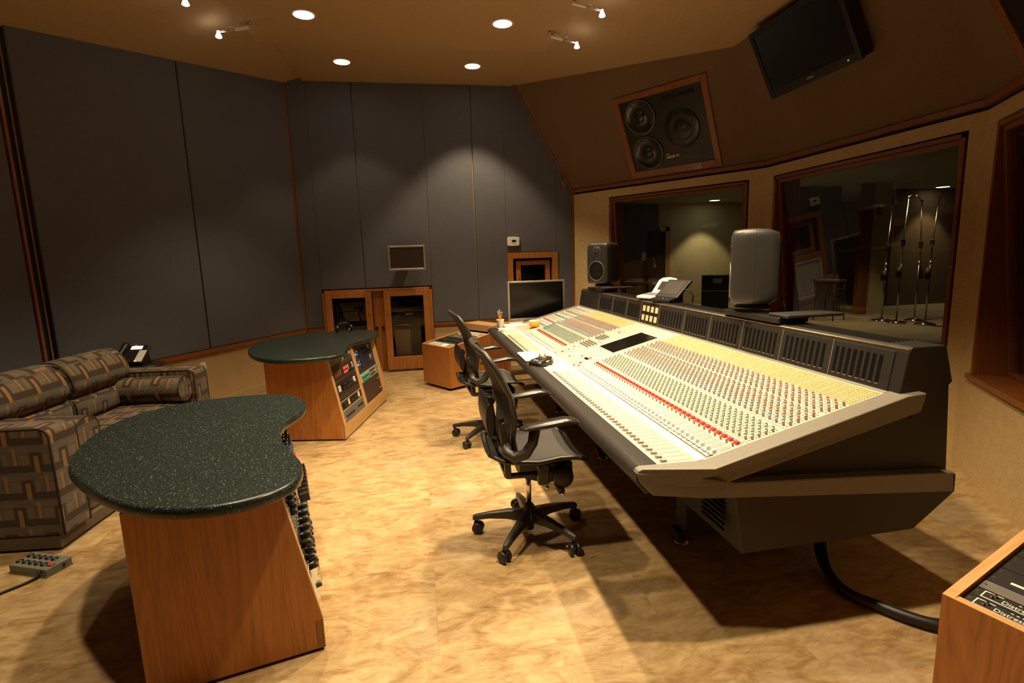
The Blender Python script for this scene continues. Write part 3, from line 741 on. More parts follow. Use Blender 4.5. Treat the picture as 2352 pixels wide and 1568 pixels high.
body = [(1.0, .59), (1.05, .68), (1.872, .893), (1.90, 1.093), (2.058, 1.093), (2.11, .945), (2.148, .478), (1.14, .56)]
cpart('body', MB().prism(body, 'y', 1.748, Y1+.042), M['consolebody'], bevel=.004, segs=1)
cpart('lower_cabinet', MB().prism([(1.139, .575), (1.176, .332), (1.955, .338), (2.142, .482), (2.14, .56)], 'y', 1.705, Y1+.08), M['consolebody'], bevel=.004, segs=1)
b = MB()
for k in range(7): b.box((1.143, 1.86+.0, .53-.022*k), (.012, .16, .008), rot=(0, R(-9), 0))
cpart('vent_slot', b, M['slot'])
for yp in (2.36, 3.55, 4.75, 5.6):
    b = MB(); b.boxb(1.27, 1.95, yp-.05, yp+.05, .05, .345); b.boxb(1.23, 1.32, yp-.045, yp+.045, .03, .08); p_ = cpart('pedestal', b, M['blackmat'], bevel=.004, segs=1)
    b = MB(); b.lathe([(.02, .05), (.024, .012), (.036, .008), (.036, 0)], (1.277, yp, 0), 18); b.lathe([(.02, .05), (.024, .012), (.036, .008), (.036, 0)], (1.90, yp, 0), 18); cpart('foot', b, M['steel'], p_)
# padded armrest
prof = []
for k in range(11):
    a = PI*(.5 + k*.062); prof.append((.800 + .040*math.cos(a), .662 + .040*math.sin(a)))
prof = [(.864, .699), (.835, .702)] + prof + [(.80, .600), (.864, .610)]
cpart('armrest', MB().prism(prof, 'y', 1.753, Y1+.037), M['leather'], bevel=.004)
# surfaces
b = MB(); b.boxb(.862, 1.031, Y0, Y1, .64, .694); cpart('fader_panel', b, M['cream'])
b = MB(); b.boxb(1.031, 1.068, Y0, Y1, .64, .698); cpart('scribble_strip', b, M['strip'])
def slab(x0, x1, y0, y1, dz0, dz1, b=None):
    b = b or MB()
    c = [(x0, sz_(x0)), (x1, sz_(x1))]
    b.loft([[(x0, y0, c[0][1]+dz0), (x1, y0, c[1][1]+dz0), (x1, y0, c[1][1]+dz1), (x0, y0, c[0][1]+dz1)], [(x0, y1, c[0][1]+dz0), (x1, y1, c[1][1]+dz0), (x1, y1, c[1][1]+dz1), (x0, y1, c[0][1]+dz1)]], 0, False)
    return b
def sz_(x): return .700 + SLP*(x-1.068)
BAYS = [1.79, 2.113, 2.46, 2.807, 3.156, 3.50, 3.908, 4.25, 4.56, 4.915, 5.31, 5.93]
cpart('channel_panel', slab(1.068, 1.866, Y0, 3.50, -.04, 0), M['cream'])
cpart('channel_panel', slab(1.068, 1.866, 4.25, 5.31, -.04, 0), M['cream'])
cpart('master_panel', slab(1.068, 1.866, 3.50, 4.25, -.04, 0), M['tanpanel'])
cpart('patch_panel', slab(1.068, 1.866, 5.31, 5.93, -.04, 0), M['tanpanel'])
b = MB()
for x in (1.244, 1.407): slab(x-.002, x+.002, Y0, 3.50, -.01, .0012, b); slab(x-.002, x+.002, 4.25, 5.31, -.01, .0012, b)
for x in (1.701,):
    slab(x-.004, x+.004, Y0, 3.50, -.01, .0012, b); slab(x-.004, x+.004, 4.25, 5.31, -.01, .0012, b)
cpart('panel_groove', b, M['panelline'])
b = MB()
for y in BAYS[1:-1]: slab(1.068, 1.864, y-.002, y+.002, -.01, .0016, b)
cpart('module_seam', b, M['strip'])
slab_top = slab(1.848, 1.868, Y0, Y1, -.02, .004); cpart('top_rail', slab_top, M['alu'])
# meter bridge
MBt = math.atan2(1.893-1.866, 1.077-.906)
br = [(1.864, .902), (1.893, 1.077), (1.899, 1.088), (1.905, 1.097), (2.056, 1.097), (2.066, 1.090), (2.11, .945), (1.94, .80)]
bridge = cpart('meter_bridge', MB().prism(br, 'y', 1.735, Y1+.045), M['meterface'], bevel=.003, segs=1)
def bridge_pt(y, t, d=0):   # t 0..1 up the face, d out of the face (towards the seats)
    x = 1.866 + (1.893-1.866)*t; z = .906 + (1.077-.906)*t
    return (x - d*math.cos(MBt), y, z + d*math.sin(MBt))
def face_box(b, y0, y1, t0, t1, d0, d1):
    r_ = lambda y: [bridge_pt(y, t0, d0), bridge_pt(y, t0, d1), bridge_pt(y, t1, d1), bridge_pt(y, t1, d0)]
    b.loft([r_(y0), r_(y1)], 0, False)
for i, (a, c) in enumerate(zip(BAYS, BAYS[1:])):
    if i == 6: continue
    b = MB(); face_box(b, a+.004, c-.004, .03, .97, 0, .004); mp = cpart('meter_panel', b, M['meterface'], bevel=.001, segs=1)
    if i == 10: continue
    n = 8; y0 = a + (.04 if i else .05); pw = (c-a-.055)/n
    b = MB(); b2 = MB()
    for k in range(n):
        yc = y0 + pw*(k+.35); face_box(b, yc-.0085, yc+.0085, .16, .83, .002, .0052); face_box(b2, yc-.009, yc+.009, .125, .14, .002, .0054)
    cpart('meter_slot', b, M['slot'], mp); cpart('meter_mark', b2, M['greyk'], mp)
b = MB(); face_box(b, 3.912, 4.246, .03, .97, 0, .004); vp = cpart('meter_panel', b, M['black'], bevel=.001, segs=1)
b = MB()
for rr, t0 in ((0, .16), (1, .60)):
    for k in range(4):
        yc = 3.955 + .078*k; face_box(b, yc-.023, yc+.023, t0, t0+.27, .003, .007)
cpart('dial_meter', b, M['vu'], vp)
b = MB()
for k in range(5): face_box(b, 3.95+.06*k, 3.956+.06*k+.01*(k % 2), .075, .095, .003, .0052)
cpart('label_mark', b, M['greyk'], vp)
b = MB()
for y in BAYS[1:-1]: face_box(b, y-.0022, y+.0022, 0, 1.0, .001, .0062)
cpart('bay_divider', b, M['alu'])
b = MB(); b.tube([(1.8965, 1.74, 1.086), (1.8965, Y1+.04, 1.086)], .0045, 6); cpart('edge_strip', b, plain('bronze_edge_strip', (.32, .22, .12), .35, .6))
b = MB()
for k in range(6): b.boxb(1.925+.022*k, 1.931+.022*k, 1.86, Y1-.03, 1.095, 1.1005)
cpart('vent_rib', b, M['black'])
# ---- controls
def cyl_mesh(r, h, n=10, cap=.3, two=False, taper=.88):
    b = MB(); b.lathe([(r, 0), (r*taper, h*(1-cap)), (r*taper*.98, h)] if not two else [(r, 0), (r*taper, h*(1-cap))], n=n)
    if two:
        b.lathe([(r*taper*.98, h*(1-cap)), (r*taper*.9, h)], n=n, mat=1)
    return b
def key_mesh(lx, ly, h):
    b = MB(); b.loft([[(-lx/2, -ly/2, 0), (lx/2, -ly/2, 0), (lx/2, ly/2, 0), (-lx/2, ly/2, 0)], [(-lx*.42, -ly*.42, h), (lx*.42, -ly*.42, h), (lx*.42, ly*.42, h), (-lx*.42, ly*.42, h)]], 0, False); return b
RT = Matrix.Rotation(-TILT, 4, 'Y')
def at_surf(x, y, dz=0):
    flat = x < 1.068
    return Matrix.Translation((x, y, sz(x)+dz)) @ (Matrix.Identity(4) if flat else RT)
def place_many(name, proto, mats, places, limit=100):
    """first `limit` places as parts of their own, the rest as one mesh"""
    places = sorted(places, key=lambda p: p[0]**2 + p[1]**2 + .6)
    first = None
    for i, (x, y) in enumerate(places[:limit]):
        if first is None: first = proto.build(name, mats, con); o = first
        else: o = first.copy(); COL.objects.link(o)
        o.matrix_local = Matrix.Translation((-CO[0], -CO[1], 0)) @ at_surf(x, y)
    rest = places[limit:]
    if rest:
        b = MB()
        for x, y in rest:
            Mx = at_surf(x, y); base = len(b.v)
            for v in proto.v:
                q = Mx @ Vector(v); b.v.append((q.x, q.y, q.z))
            for f_, m_, s_ in zip(proto.f, proto.m, proto.s): b.f.append(tuple(i+base for i in f_)); b.m.append(m_); b.s.append(s_)
        o = cpart(name, b, mats); o['kind'] = 'stuff'
CH = [Y0 + .006 + .0425*(k+.5) for k in range(40)] + [4.253 + .0440*(k+.5) for k in range(24)]
rng = random.Random(3)
# faders
b = MB()
b.loft([[(-.013, -.0075, 0), (.013, -.0075, 0), (.013, .0075, 0), (-.013, .0075, 0)], [(-.010, -.0075, .010), (.010, -.0075, .010), (.010, .0075, .010), (-.010, .0075, .010)]], 0, False)
b.boxb(-.0012, .0012, -.0077, .0077, .009, .0108, 1)
first = None
for y in CH:
    if first is None: first = b.build('fader_cap', [M['greyk'], M['white']], con); o = first
    else: o = first.copy(); COL.objects.link(o)
    dx = .900 if y < 4 else .893
    o.matrix_local = Matrix.Translation((dx-CO[0], y-CO[1], .694))
b = MB(); b2 = MB()
for y in CH:
    b.boxb(.878, 1.016, y-.0012, y+.0012, .69, .6946); b2.boxb(.872, 1.025, y+.0195, y+.0205, .69, .6945)
    b2.boxb(1.018, 1.021, y+.006, y+.009, .69, .6947)
cpart('fader_slot', b, M['blackmat'])['kind'] = 'stuff'; cpart('strip_line', b2, M['panelline'])['kind'] = 'stuff'
# cut / solo keys with dark surround
b = MB(); bk = MB()
for y in CH:
    for (x, ys, ly, lx) in ((1.094, (-.010, .010), .014, .008),):
        for q in ys:
            for tgt, sx, sy, h0, h1 in ((bk, lx+.005, ly+.005, 0, .0015), (b, lx, ly, .0015, .006)):
                tgt.M = at_surf(x, y+q); tgt.boxb(-sx/2, sx/2, -sy/2, sy/2, h0, h1); tgt.M = None
o = cpart('solo_key', b, M['keyw']); o['kind'] = 'stuff'
for y in CH: bk.M = at_surf(1.080, y); bk.boxb(-.008, .008, -.0195, .0195, 0, .0015); bk.M = None
o = cpart('key_surround', bk, M['black']); o['kind'] = 'stuff'
place_many('channel_key', key_mesh(.012, .036, .0065), M['keyw'], [(1.080, y) for y in CH])
place_many('level_knob', cyl_mesh(.0092, .016, 14), M['bluew'], [(1.114, y-.006) for y in CH])
b = MB()
for y in CH:
    for k in range(2):
        b.M = at_surf(1.155, y-.011+.014*k); b.boxb(-.026, .026, -.0022, .0022, 0, .004); b.M = None
    for k in range(5):
        b.M = at_surf(1.130+.012*k, y+.014); b.boxb(-.003, .003, -.003, .003, 0, .005); b.M = None
cpart('switch_bar', b, M['keyw'])['kind'] = 'stuff'
place_many('filter_knob', cyl_mesh(.0052, .017, 10), M['greyk'], [(1.191, y-.007) for y in CH])
place_many('red_switch', (lambda b: b)(key_mesh(.017, .024, .011)), M['red'], [(1.212, y) for y in CH])
place_many('white_switch', key_mesh(.012, .026, .007), M['keyw'], [(1.231, y) for y in CH])
# cue / dynamics knobs, green-grey, in staggered pairs
pl = [(1.258+.0152*k, y + (-.0095 if k % 2 else .0095)) for y in CH for k in range(9)]
place_many('send_knob', cyl_mesh(.0062, .0165, 10, .35, True), [M['greyk'], M['greenk']], pl)
b = MB()
for y in CH:
    for k in range(9):
        b.M = at_surf(1.258+.0152*k, y + (.0095 if k % 2 else -.0095)); b.boxb(-.003, .003, -.004, .004, 0, .006); b.M = None
cpart('cue_switch', b, M['keyw'])['kind'] = 'stuff'
# equaliser knobs with coloured caps
rowcol = ['b', 'b', 'g', 'g', 'o', 'g', 'b', 'o', 'g', 'b', 'g', 'o', 'b', 'g', 'o', 'g']
cm = {'b': M['bluek'], 'g': M['greyk'], 'o': M['orange']}
pls = {'b': [], 'g': [], 'o': []}
for y in CH:
    for k in range(16):
        if (k*7 + 3) % 11 == 0: continue
        pls[rowcol[k]].append((1.424+.0171*k, y + (-.0098 if k % 2 else .0098)))
nm = {'b': 'blue_cap_knob', 'g': 'grey_cap_knob', 'o': 'coral_cap_knob'}
for q in 'bgo': place_many(nm[q], cyl_mesh(.0066, .0195, 10, .3, True, .82), [M['greyk'], cm[q]], pls[q])
b = MB(); b2 = MB()
for y in CH:
    for k in range(16):
        b.M = at_surf(1.424+.0171*k, y + (.0098 if k % 2 else -.0098)); b.boxb(-.003, .003, -.0045, .0045, 0, .006); b.M = None
cpart('equaliser_switch', b, M['keyw'])['kind'] = 'stuff'
# routing button grid
b = MB()
for y in CH:
    for k in range(10):
        for q in range(3):
            b.M = at_surf(1.7145+.0133*k, y-.0128+.0128*q); b.boxb(-.0036, .0036, -.0048, .0048, 0, .0045); b.M = None
o = cpart('routing_button', b, M['yellowk']); o['kind'] = 'stuff'
# ---- master section
b = MB(); slab(1.362, 1.735, 3.585, 3.905, -.01, .003, b); sf = cpart('screen_frame', b, M['tanpanel'])
cpart('screen', slab(1.376, 1.722, 3.598, 3.892, -.005, .0045), M['screen'])
b = MB(); br_ = MB(); bg_ = MB(); kn = []
keys = [(1.085, 3.53, 6), (1.105, 3.53, 6), (1.135, 3.62, 4), (1.165, 3.60, 3), (1.135, 3.86, 3), (1.165, 3.86, 4), (1.20, 3.75, 5), (1.225, 3.62, 3), (1.165, 4.02, 5), (1.19, 4.02, 4), (1.225, 3.98, 6), (1.245, 4.0, 6), (1.275, 4.05, 4), (1.63, 4.06, 6), (1.66, 4.06, 6), (1.135, 4.10, 4), (1.09, 4.06, 5)]
for x, y, n in keys:
    for k in range(n):
        t = b if (k + n + int(x*100)) % 9 else br_
        t.M = at_surf(x, y + .026*k); t.boxb(-.006, .006, -.010, .010, 0, .008); t.M = None
for k in range(5): b.M = at_surf(1.255+.016*k, 3.55); b.boxb(-.005, .005, -.035, .035, 0, .006); b.M = None
cpart('master_key', b, M['keyw']); cpart('red_master_key', br_, M['red'])
bg_.M = at_surf(1.20, 3.68); bg_.boxb(-.012, .012, -.035, .035, 0, .003); bg_.M = None
cpart('small_display', bg_, M['slot'])
kn = [(1.31+.024*i, 3.98+.028*j) for i in range(4) for j in range(8)] + [(1.45+.022*i, 4.06+.026*j) for i in range(4) for j in range(6)]
place_many('monitor_knob', cyl_mesh(.0062, .018, 10), M['greyk'], kn)
b = MB(); b.M = at_surf(1.43, 4.02); b.boxb(-.008, .008, -.045, .045, 0, .012); b.M = at_surf(1.50, 4.0); b.boxb(-.006, .006, -.05, .05, 0, .006); b.M = None
cpart('level_bar', b, M['white'])
b = MB(); slab(1.368, 1.86, 3.906, 3.911, -.01, .002, b); slab(1.068, 1.86, 3.905, 3.909, -.01, .0015, b); cpart('seam_line', b, M['strip'])
# joystick / small knobs strip by the master fader
b = MB()
for k in range(7):
    for q in range(2):
        b.M = Matrix.Translation((.93+.022*q, 4.02+.022*k, .694)); b.lathe([(.0045, 0), (.004, .012), (.003, .013)], n=8); b.M = None
cpart('automation_knob', b, M['greyk'])
# patch panel label rows and jack holes
cols = [M['white'], M['teal'], M['white'], M['paper'], M['red'], M['white'], M['vu'], M['white'], M['teal'], M['paper'], M['rackgreen'], M['white'], M['teal'], M['vu'], M['white'], M['rackgreen'], M['paper']]
for k, m_ in enumerate(cols):
    x = 1.27 + .034*k; cpart('label_row', slab(x-.007, x+.007, 5.34, 5.88, -.005, .0015), m_)
b = MB()
for k in range(17):
    for q in range(24):
        b.M = at_surf(1.286+.034*k, 5.355+.022*q); b.lathe([(.0045, 0), (.0045, .001)], n=8); b.M = None
cpart('jack_hole', b, M['slot'])
# ------------------------------------------------------------------ office chairs (mesh task chair)
def sheet(b, fn, nu, nv, th, mat=0):
    """thin closed slab from fn(u, v), thickness along the sheet normal"""
    g = [[Vector(fn(i/(nu-1), j/(nv-1))) for j in range(nv)] for i in range(nu)]
    top = [[None]*nv for _ in range(nu)]; bot = [[None]*nv for _ in range(nu)]
    for i in range(nu):
        for j in range(nv):
            du = g[min(i+1, nu-1)][j]-g[max(i-1, 0)][j]; dv = g[i][min(j+1, nv-1)]-g[i][max(j-1, 0)]
            n = du.cross(dv).normalized()
            top[i][j] = b.P(g[i][j]+n*th/2); bot[i][j] = b.P(g[i][j]-n*th/2)
    for i in range(nu-1):
        for j in range(nv-1):
            b.F((top[i][j], top[i+1][j], top[i+1][j+1], top[i][j+1]), mat, True)
            b.F((bot[i][j], bot[i][j+1], bot[i+1][j+1], bot[i+1][j]), mat, True)
    for i in range(nu-1):
        b.F((top[i][0], bot[i][0], bot[i+1][0], top[i+1][0]), mat); b.F((top[i][-1], top[i+1][-1], bot[i+1][-1], bot[i][-1]), mat)
    for j in range(nv-1):
        b.F((top[0][j], top[0][j+1], bot[0][j+1], bot[0][j]), mat); b.F((top[-1][j], bot[-1][j], bot[-1][j+1], top[-1][j+1]), mat)
    return b
def lerp_tab(tab, t):
    for (a, va), (c, vc) in zip(tab, tab[1:]):
        if t <= c:
            k = (t-a)/(c-a); k = k*k*(3-2*k) if False else k
            return va + (vc-va)*k
    return tab[-1][1]
def seat_pt(u, v):
    x = -.215 + .475*u; w = lerp_tab([(0, .17), (.12, .225), (.5, .255), (.85, .245), (1, .20)], u)
    z = lerp_tab([(0, .505), (.15, .487), (.45, .480), (.7, .492), (.85, .488), (1, .455)], u)
    s = 2*v-1; return (x, s*w, z + .028*s*s)
def back_pt(u, v):
    z = .545 + .525*u; w = lerp_tab([(0, .165), (.25, .20), (.6, .262), (.85, .275), (.95, .262), (1, .23)], u)
    x = lerp_tab([(0, -.150), (.15, -.163), (.35, -.150), (.6, -.172), (.85, -.228), (1, -.272)], u)
    s = 2*v-1; return (x + .055*s*s*(1-.3*u), s*w, z - .018*s*s*u)
def make_chair(loc, rot, base_rot, label):
    c = thing('office_chair', label, 'chair', loc, rot, 'mesh office chairs at the console')
    # seat
    b = sheet(MB(), seat_pt, 16, 13, .008); b.build('seat', M['mesh'], c)
    per = [seat_pt(u/20, 0) for u in range(21)] + [seat_pt(1, v/10) for v in range(1, 11)] + [seat_pt(1-u/20, 1) for u in range(1, 21)] + [seat_pt(0, 1-v/10) for v in range(1, 11)]
    b = MB(); b.tube(per, .016, 8, flat=.75); b.build('seat_frame', M['charcoal'], c)
    # back
    b = sheet(MB(), back_pt, 18, 13, .006); b.build('backrest', M['mesh'], c)
    per = [back_pt(u/22, 0) for u in range(23)] + [back_pt(1, v/12) for v in range(1, 13)] + [back_pt(1-u/22, 1) for u in range(1, 23)] + [back_pt(0, 1-v/10) for v in range(1, 11)]
    rad = [.021]*23 + [.019]*12 + [.021]*22 + [.018]*10
    b = MB(); b.tube(per, rad, 10, flat=.7); b.build('back_frame', M['charcoal'], c)
    # lumbar pad and its carrier behind the back
    b = MB(); b.loft([[(-.215+.02*math.cos(a)-.0, y, .71+.085*math.sin(a)) for a in [2*PI*k/12 for k in range(12)]] for y in (-.17, -.15, 0, .15, .17)], 0, True); b.build('lumbar_pad', M['rubber'], c)
    # support posts behind the back: two flanking slotted posts with cross bar
    for s in (-1, 1):
        b = MB(); b.loft([[(-.155, s*.205-.016, .425), (-.125, s*.205-.016, .425), (-.125, s*.205+.016, .425), (-.155, s*.205+.016, .425)],
                          [(-.165, s*.205-.016, .56), (-.13, s*.205-.016, .56), (-.13, s*.205+.016, .56), (-.165, s*.205+.016, .56)],
                          [(-.185, s*.20-.014, .735), (-.155, s*.20-.014, .735), (-.155, s*.20+.014, .735), (-.185, s*.20+.014, .735)]], 0, False)
        pp = b.build('back_post', M['charcoal'], c, bevel=.006)
        b = MB(); b.boxb(-.148, -.134, s*.205-.0175, s*.205+.0175, .455, .535); b.build('post_slot', M['slot'], pp)
        b = MB(); b.tube([(-.14, s*.205, .435), (-.02, s*.205, .432), (.05, s*.17, .425), (.10, s*.10, .41)], [.016, .016, .018, .02], 8); b.build('side_arm', M['charcoal'], c)
        # arm support and pad
        b = MB(); b.tube([(-.150, s*.205, .60), (-.148, s*.235, .565), (-.115, s*.262, .548), (-.065, s*.275, .568), (-.03, s*.278, .620), (-.015, s*.278, .700)], [.026, .027, .028, .027, .025, .027], 10); b.build('arm_support', M['charcoal'], c)
        b = MB(); rings = []
        for k in range(13):
            t = k/12; x = -.095 + .30*t; w = lerp_tab([(0, .012), (.08, .036), (.35, .044), (.7, .046), (.93, .038), (1, .014)], t)
            zt = lerp_tab([(0, .700), (.1, .712), (.45, .728), (.75, .738), (.92, .728), (1, .708)], t); h = lerp_tab([(0, .010), (.1, .030), (.5, .040), (.9, .036), (1, .012)], t)
            rings.append([(x, s*.278 + w*math.cos(a), zt - h/2 + h/2*math.sin(a)) for a in [2*PI*q/12 for q in range(12)]])
        b.loft(rings, 0, True); b.build('arm_pad', M['armpad'], c, subsurf=1)
        b = MB(); b.cyl((-.155, s*.222, .70), (-.155, s*.246, .70), .02, n=14); b.build('pivot', M['charcoal'], c)
        b = MB(); b.box((.03, s*.232, .44), (.06, .035, .11)); k_ = b.build('side_link', M['charcoal'], c, bevel=.012)
        b = MB(); b.cyl((.03, s*.248, .475), (.03, s*.258, .475), .022, n=16); b.build('link_cap', M['blackmat'], k_)
    b = MB(); b.boxb(-.160, -.13, -.205, .205, .425, .455); b.build('cross_bar', M['charcoal'], c, bevel=.006)
    # tilt mechanism
    b = MB(); b.loft([[(-.06, -.07, .36), (-.06, .07, .36), (-.06, .08, .44), (-.06, -.08, .44)], [(.05, -.12, .34), (.05, .12, .34), (.05, .13, .45), (.05, -.13, .45)], [(.16, -.13, .345), (.16, .13, .345), (.16, .13, .45), (.16, -.13, .45)], [(.22, -.10, .375), (.22, .10, .375), (.22, .10, .43), (.22, -.10, .43)]], 0, True)
    b.build('tilt_mechanism', M['blackmat'], c, bevel=.01)
    b = MB(); b.ball((.15, -.16, .385), (.055, .045, .06), 14, 8); b.build('tension_housing', M['blackmat'], c)
    b = MB(); b.cyl((.12, -.15, .35), (.135, -.19, .315), .022, .018, 12); b.build('tension_knob', M['black'], c)
    b = MB(); b.ball((.138, -.196, .308), .011, 10, 6); b.ball((.055, -.20, .352), .010, 10, 6); b.build('chrome_tip', M['chrome'], c)
    b = MB(); b.tube([(.10, .10, .40), (.10, .20, .395), (.10, .27, .40)], .006, 6); b.build('lever', M['black'], c)
    # gas lift
    b = MB(); b.cyl((0, 0, .17), (0, 0, .365), .0145, n=18); b.build('gas_lift', M['chrome'], c)
    b = MB(); b.lathe([(.024, .035), (.026, .05), (.028, .06), (.045, .085), (.050, .12), (.040, .145), (.030, .165), (.022, .178), (.018, .18)], n=20); b.build('hub', M['charcoal'], c)
    for k in range(5):
        a = base_rot + 2*PI*k/5; Rm = Matrix.Rotation(a, 4, 'Z')
        b = MB(); b.M = Rm
        rings = []
        for t, wd, zt, zb in ((.03, .030, .150, .085), (.12, .026, .142, .096), (.22, .021, .124, .092), (.29, .018, .108, .080), (.312, .014, .100, .078)):
            rings.append([(t, -wd, zb), (t, wd, zb), (t, wd*.75, zt-.006), (t, wd*.35, zt), (t, -wd*.35, zt), (t, -wd*.75, zt-.006)])
        b.loft(rings, 0, True); lg = b.build('base_leg', M['charcoal'], c, bevel=.003)
        b = MB(); b.M = Rm @ Matrix.Translation((.297, 0, 0)) @ Matrix.Rotation(k*1.3+.5, 4, 'Z')
        for s in (-1, 1):
            b.lathe([(.004, s*.008), (.028, s*.008), (.031, s*.012), (.031, s*.022), (.026, s*.027), (.004, s*.027)], (.012, 0, .031), 20, axis='y')
        b.cyl((0, 0, .04), (0, 0, .085), .009, n=10); b.box((.006, 0, .05), (.03, .016, .03))
        b.build('castor', M['black'], lg)
    return c
make_chair((.525, 2.625, 0), 0, R(19), 'black mesh office chair in front, its five-star base in full view beside the console')
make_chair((.515, 4.235, 0), R(3), R(10), 'black mesh office chair farther down the console, partly behind the nearer chair')

# ------------------------------------------------------------------ outboard rack desks with granite tops
NEAR_TOP = [(-1.363, 2.194), (-1.435, 2.352), (-1.475, 2.465), (-1.506, 2.618), (-1.519, 2.784), (-1.461, 2.994), (-1.268, 3.157), (-1.029, 3.203), (-0.899, 3.205), (-0.805, 3.166), (-0.727, 3.113), (-0.663, 3.016), (-0.631, 2.924), (-0.62, 2.843), (-0.623, 2.77), (-0.642, 2.683), (-0.659, 2.593), (-0.658, 2.499), (-0.645, 2.426), (-0.616, 2.336), (-0.577, 2.243), (-0.528, 2.148), (-0.488, 2.066), (-0.465, 1.998), (-0.455, 1.941), (-0.455, 1.877), (-0.477, 1.813), (-0.543, 1.744), (-0.662, 1.707), (-0.793, 1.718), (-0.945, 1.779), (-1.088, 1.885), (-1.239, 2.041)]
FAR_TOP = [(-1.498, 4.893), (-1.555, 5.125), (-1.567, 5.417), (-1.44, 5.72), (-1.217, 5.892), (-0.965, 5.999), (-0.712, 6.004), (-0.542, 5.933), (-0.457, 5.79), (-0.438, 5.644), (-0.451, 5.454), (-0.508, 5.265), (-0.614, 5.109), (-0.653, 4.941), (-0.662, 4.797), (-0.636, 4.649), (-0.633, 4.538), (-0.689, 4.394), (-0.847, 4.332), (-1.077, 4.336), (-1.277, 4.481), (-1.405, 4.666)]
def spline(pts, n=6):
    out = []
    N = len(pts)
    for i in range(N):
        p0, p1, p2, p3 = (Vector(pts[(i+k-1) % N]) for k in range(4))
        for k in range(n):
            t = k/n
            out.append(.5*((2*p1) + (p2-p0)*t + (2*p0-5*p1+4*p2-p3)*t*t + (3*p1-p0-3*p2+p3)*t**3))
    return out
def smooth_loop(pts, it=2):
    pts = [Vector(p) for p in pts]
    for _ in range(it): pts = [(pts[i-1] + pts[i]*2 + pts[(i+1) % len(pts)])/4 for i in range(len(pts))]
    return pts
FA = math.atan2(.109, .565)
def rack_desk(label, loc, rot, top, bays, width, depth=.64):
    d = thing('rack_desk', label, 'desk', (*loc, 0), rot, 'granite topped outboard rack desks')
    side = [(0, .012), (0, .14), (.109, .709), (depth, .709), (depth, .012)]
    xs = [0] + [q for bay in bays for q in bay] + [width]
    names = ['side_panel', 'divider', 'side_panel']
    for i in range(3):
        b = MB(); b.prism(side, 'x', xs[2*i], xs[2*i+1]); b.build(names[i], [M['oak_z']], d, bevel=.0025, segs=1)
        b = MB()   # pale front edge banding
        a, c = xs[2*i], xs[2*i+1]
        b.loft([[(a, -.0012, .012), (c, -.0012, .012), (c, .004, .012), (a, .004, .012)], [(a, -.0012, .14), (c, -.0012, .14), (c, .004, .14), (a, .004, .14)], [(a, .108, .709), (c, .108, .709), (c, .113, .709), (a, .113, .709)]], 0, False)
        b.build('edge_band', M['lightoak_z'], d)
    b = MB(); b.boxb(0, width, -.002, .03, .012, .135); b.build('kick_panel', M['lightoak_x'], d, bevel=.002, segs=1)
    b = MB(); b.boxb(.02, width-.02, depth-.02, depth, .012, .709); b.build('back_panel', M['oak_z'], d)
    b = MB(); b.boxb(.02, width-.02, .03, depth-.03, 0, .014); b.build('plinth', M['gap'], d)
    Mi = Matrix.Rotation(-rot, 4, 'Z') @ Matrix.Translation((-loc[0], -loc[1], 0))
    pl = [Mi @ Vector((p.x, p.y, 0)) for p in smooth_loop(spline(top), 3)]
    # bull-nosed slab
    cx = sum(p.x for p in pl)/len(pl); cy = sum(p.y for p in pl)/len(pl)
    def inset(t):
        out = []
        for i, p in enumerate(pl):
            tn = (pl[(i+1) % len(pl)] - pl[i-1]).normalized(); n = Vector((tn.y, -tn.x, 0)); out.append((p, n))
        area = sum(pl[i-1].x*pl[i].y - pl[i].x*pl[i-1].y for i in range(len(pl)))
        sg = -1 if area > 0 else 1
        return [(p.x + sg*n.x*t, p.y + sg*n.y*t) for p, n in out]
    rings = []
    for t, z in ((.010, .709), (.003, .7125), (0, .719), (0, .736), (.002, .743), (.006, .748), (.012, .750)):
        rings.append([(x, y, z) for x, y in inset(t)])
    b = MB(); b.loft(rings, 0, False)
    ct = b.build('countertop', M['granite'], d)
    for p in ct.data.polygons:
        if len(p.vertices) == 4: p.use_smooth = True
    return d
def face_matrix(d_loc, rot, x, t):
    T = Matrix.Translation((*d_loc, 0)) @ Matrix.Rotation(rot, 4, 'Z')
    u = Vector((0, math.sin(FA), math.cos(FA))); n = Vector((0, -math.cos(FA), math.sin(FA)))
    o = Vector((x, 0, .14)) + u*t
    return T @ Matrix(((1, u.x, n.x, o.x), (0, u.y, n.y, o.y), (0, u.z, n.z, o.z), (0, 0, 0, 1)))
U = .0437
def rack_unit(Mx, w, h, label, mat, depth=.30, name='rack_unit', group='rack units in the granite topped desks'):
    o = thing(name, label, 'rack unit', (0, 0, 0), 0, group); o.matrix_world = Mx
    b = MB(); b.boxb(.003, w-.003, .001, h-.001, -.006, 0); b.build('faceplate', mat, o, bevel=.0008, segs=1)
    b = MB(); b.boxb(.02, w-.02, .003, h-.003, -depth, -.006); b.build('chassis', M['rackblack'], o)
    b = MB()
    for x in (.012, w-.012):
        for y in ((h*.25, h*.75) if h > .06 else (h*.5,)): b.cyl((x, y, 0), (x, y, .0018), .0035, n=8)
    b.build('rack_screw', M['steel'], o)
    return o
def knobs(o, pts, r, h, mat, name='knob', ptr=None):
    """pts in faceplate metres; each knob is a part"""
    b = MB(); b.lathe([(r, 0), (r*.92, h*.85), (r*.8, h)], n=14)
    if ptr: b.boxb(-.0008, .0008, 0, r*.85, h*.98, h*1.02, 1)
    first = None
    for x, y in pts:
        if first is None: first = b.build(name, [mat, M['white']], o); q = first
        else: q = first.copy(); COL.objects.link(q)
        q.location = (x, y, 0)
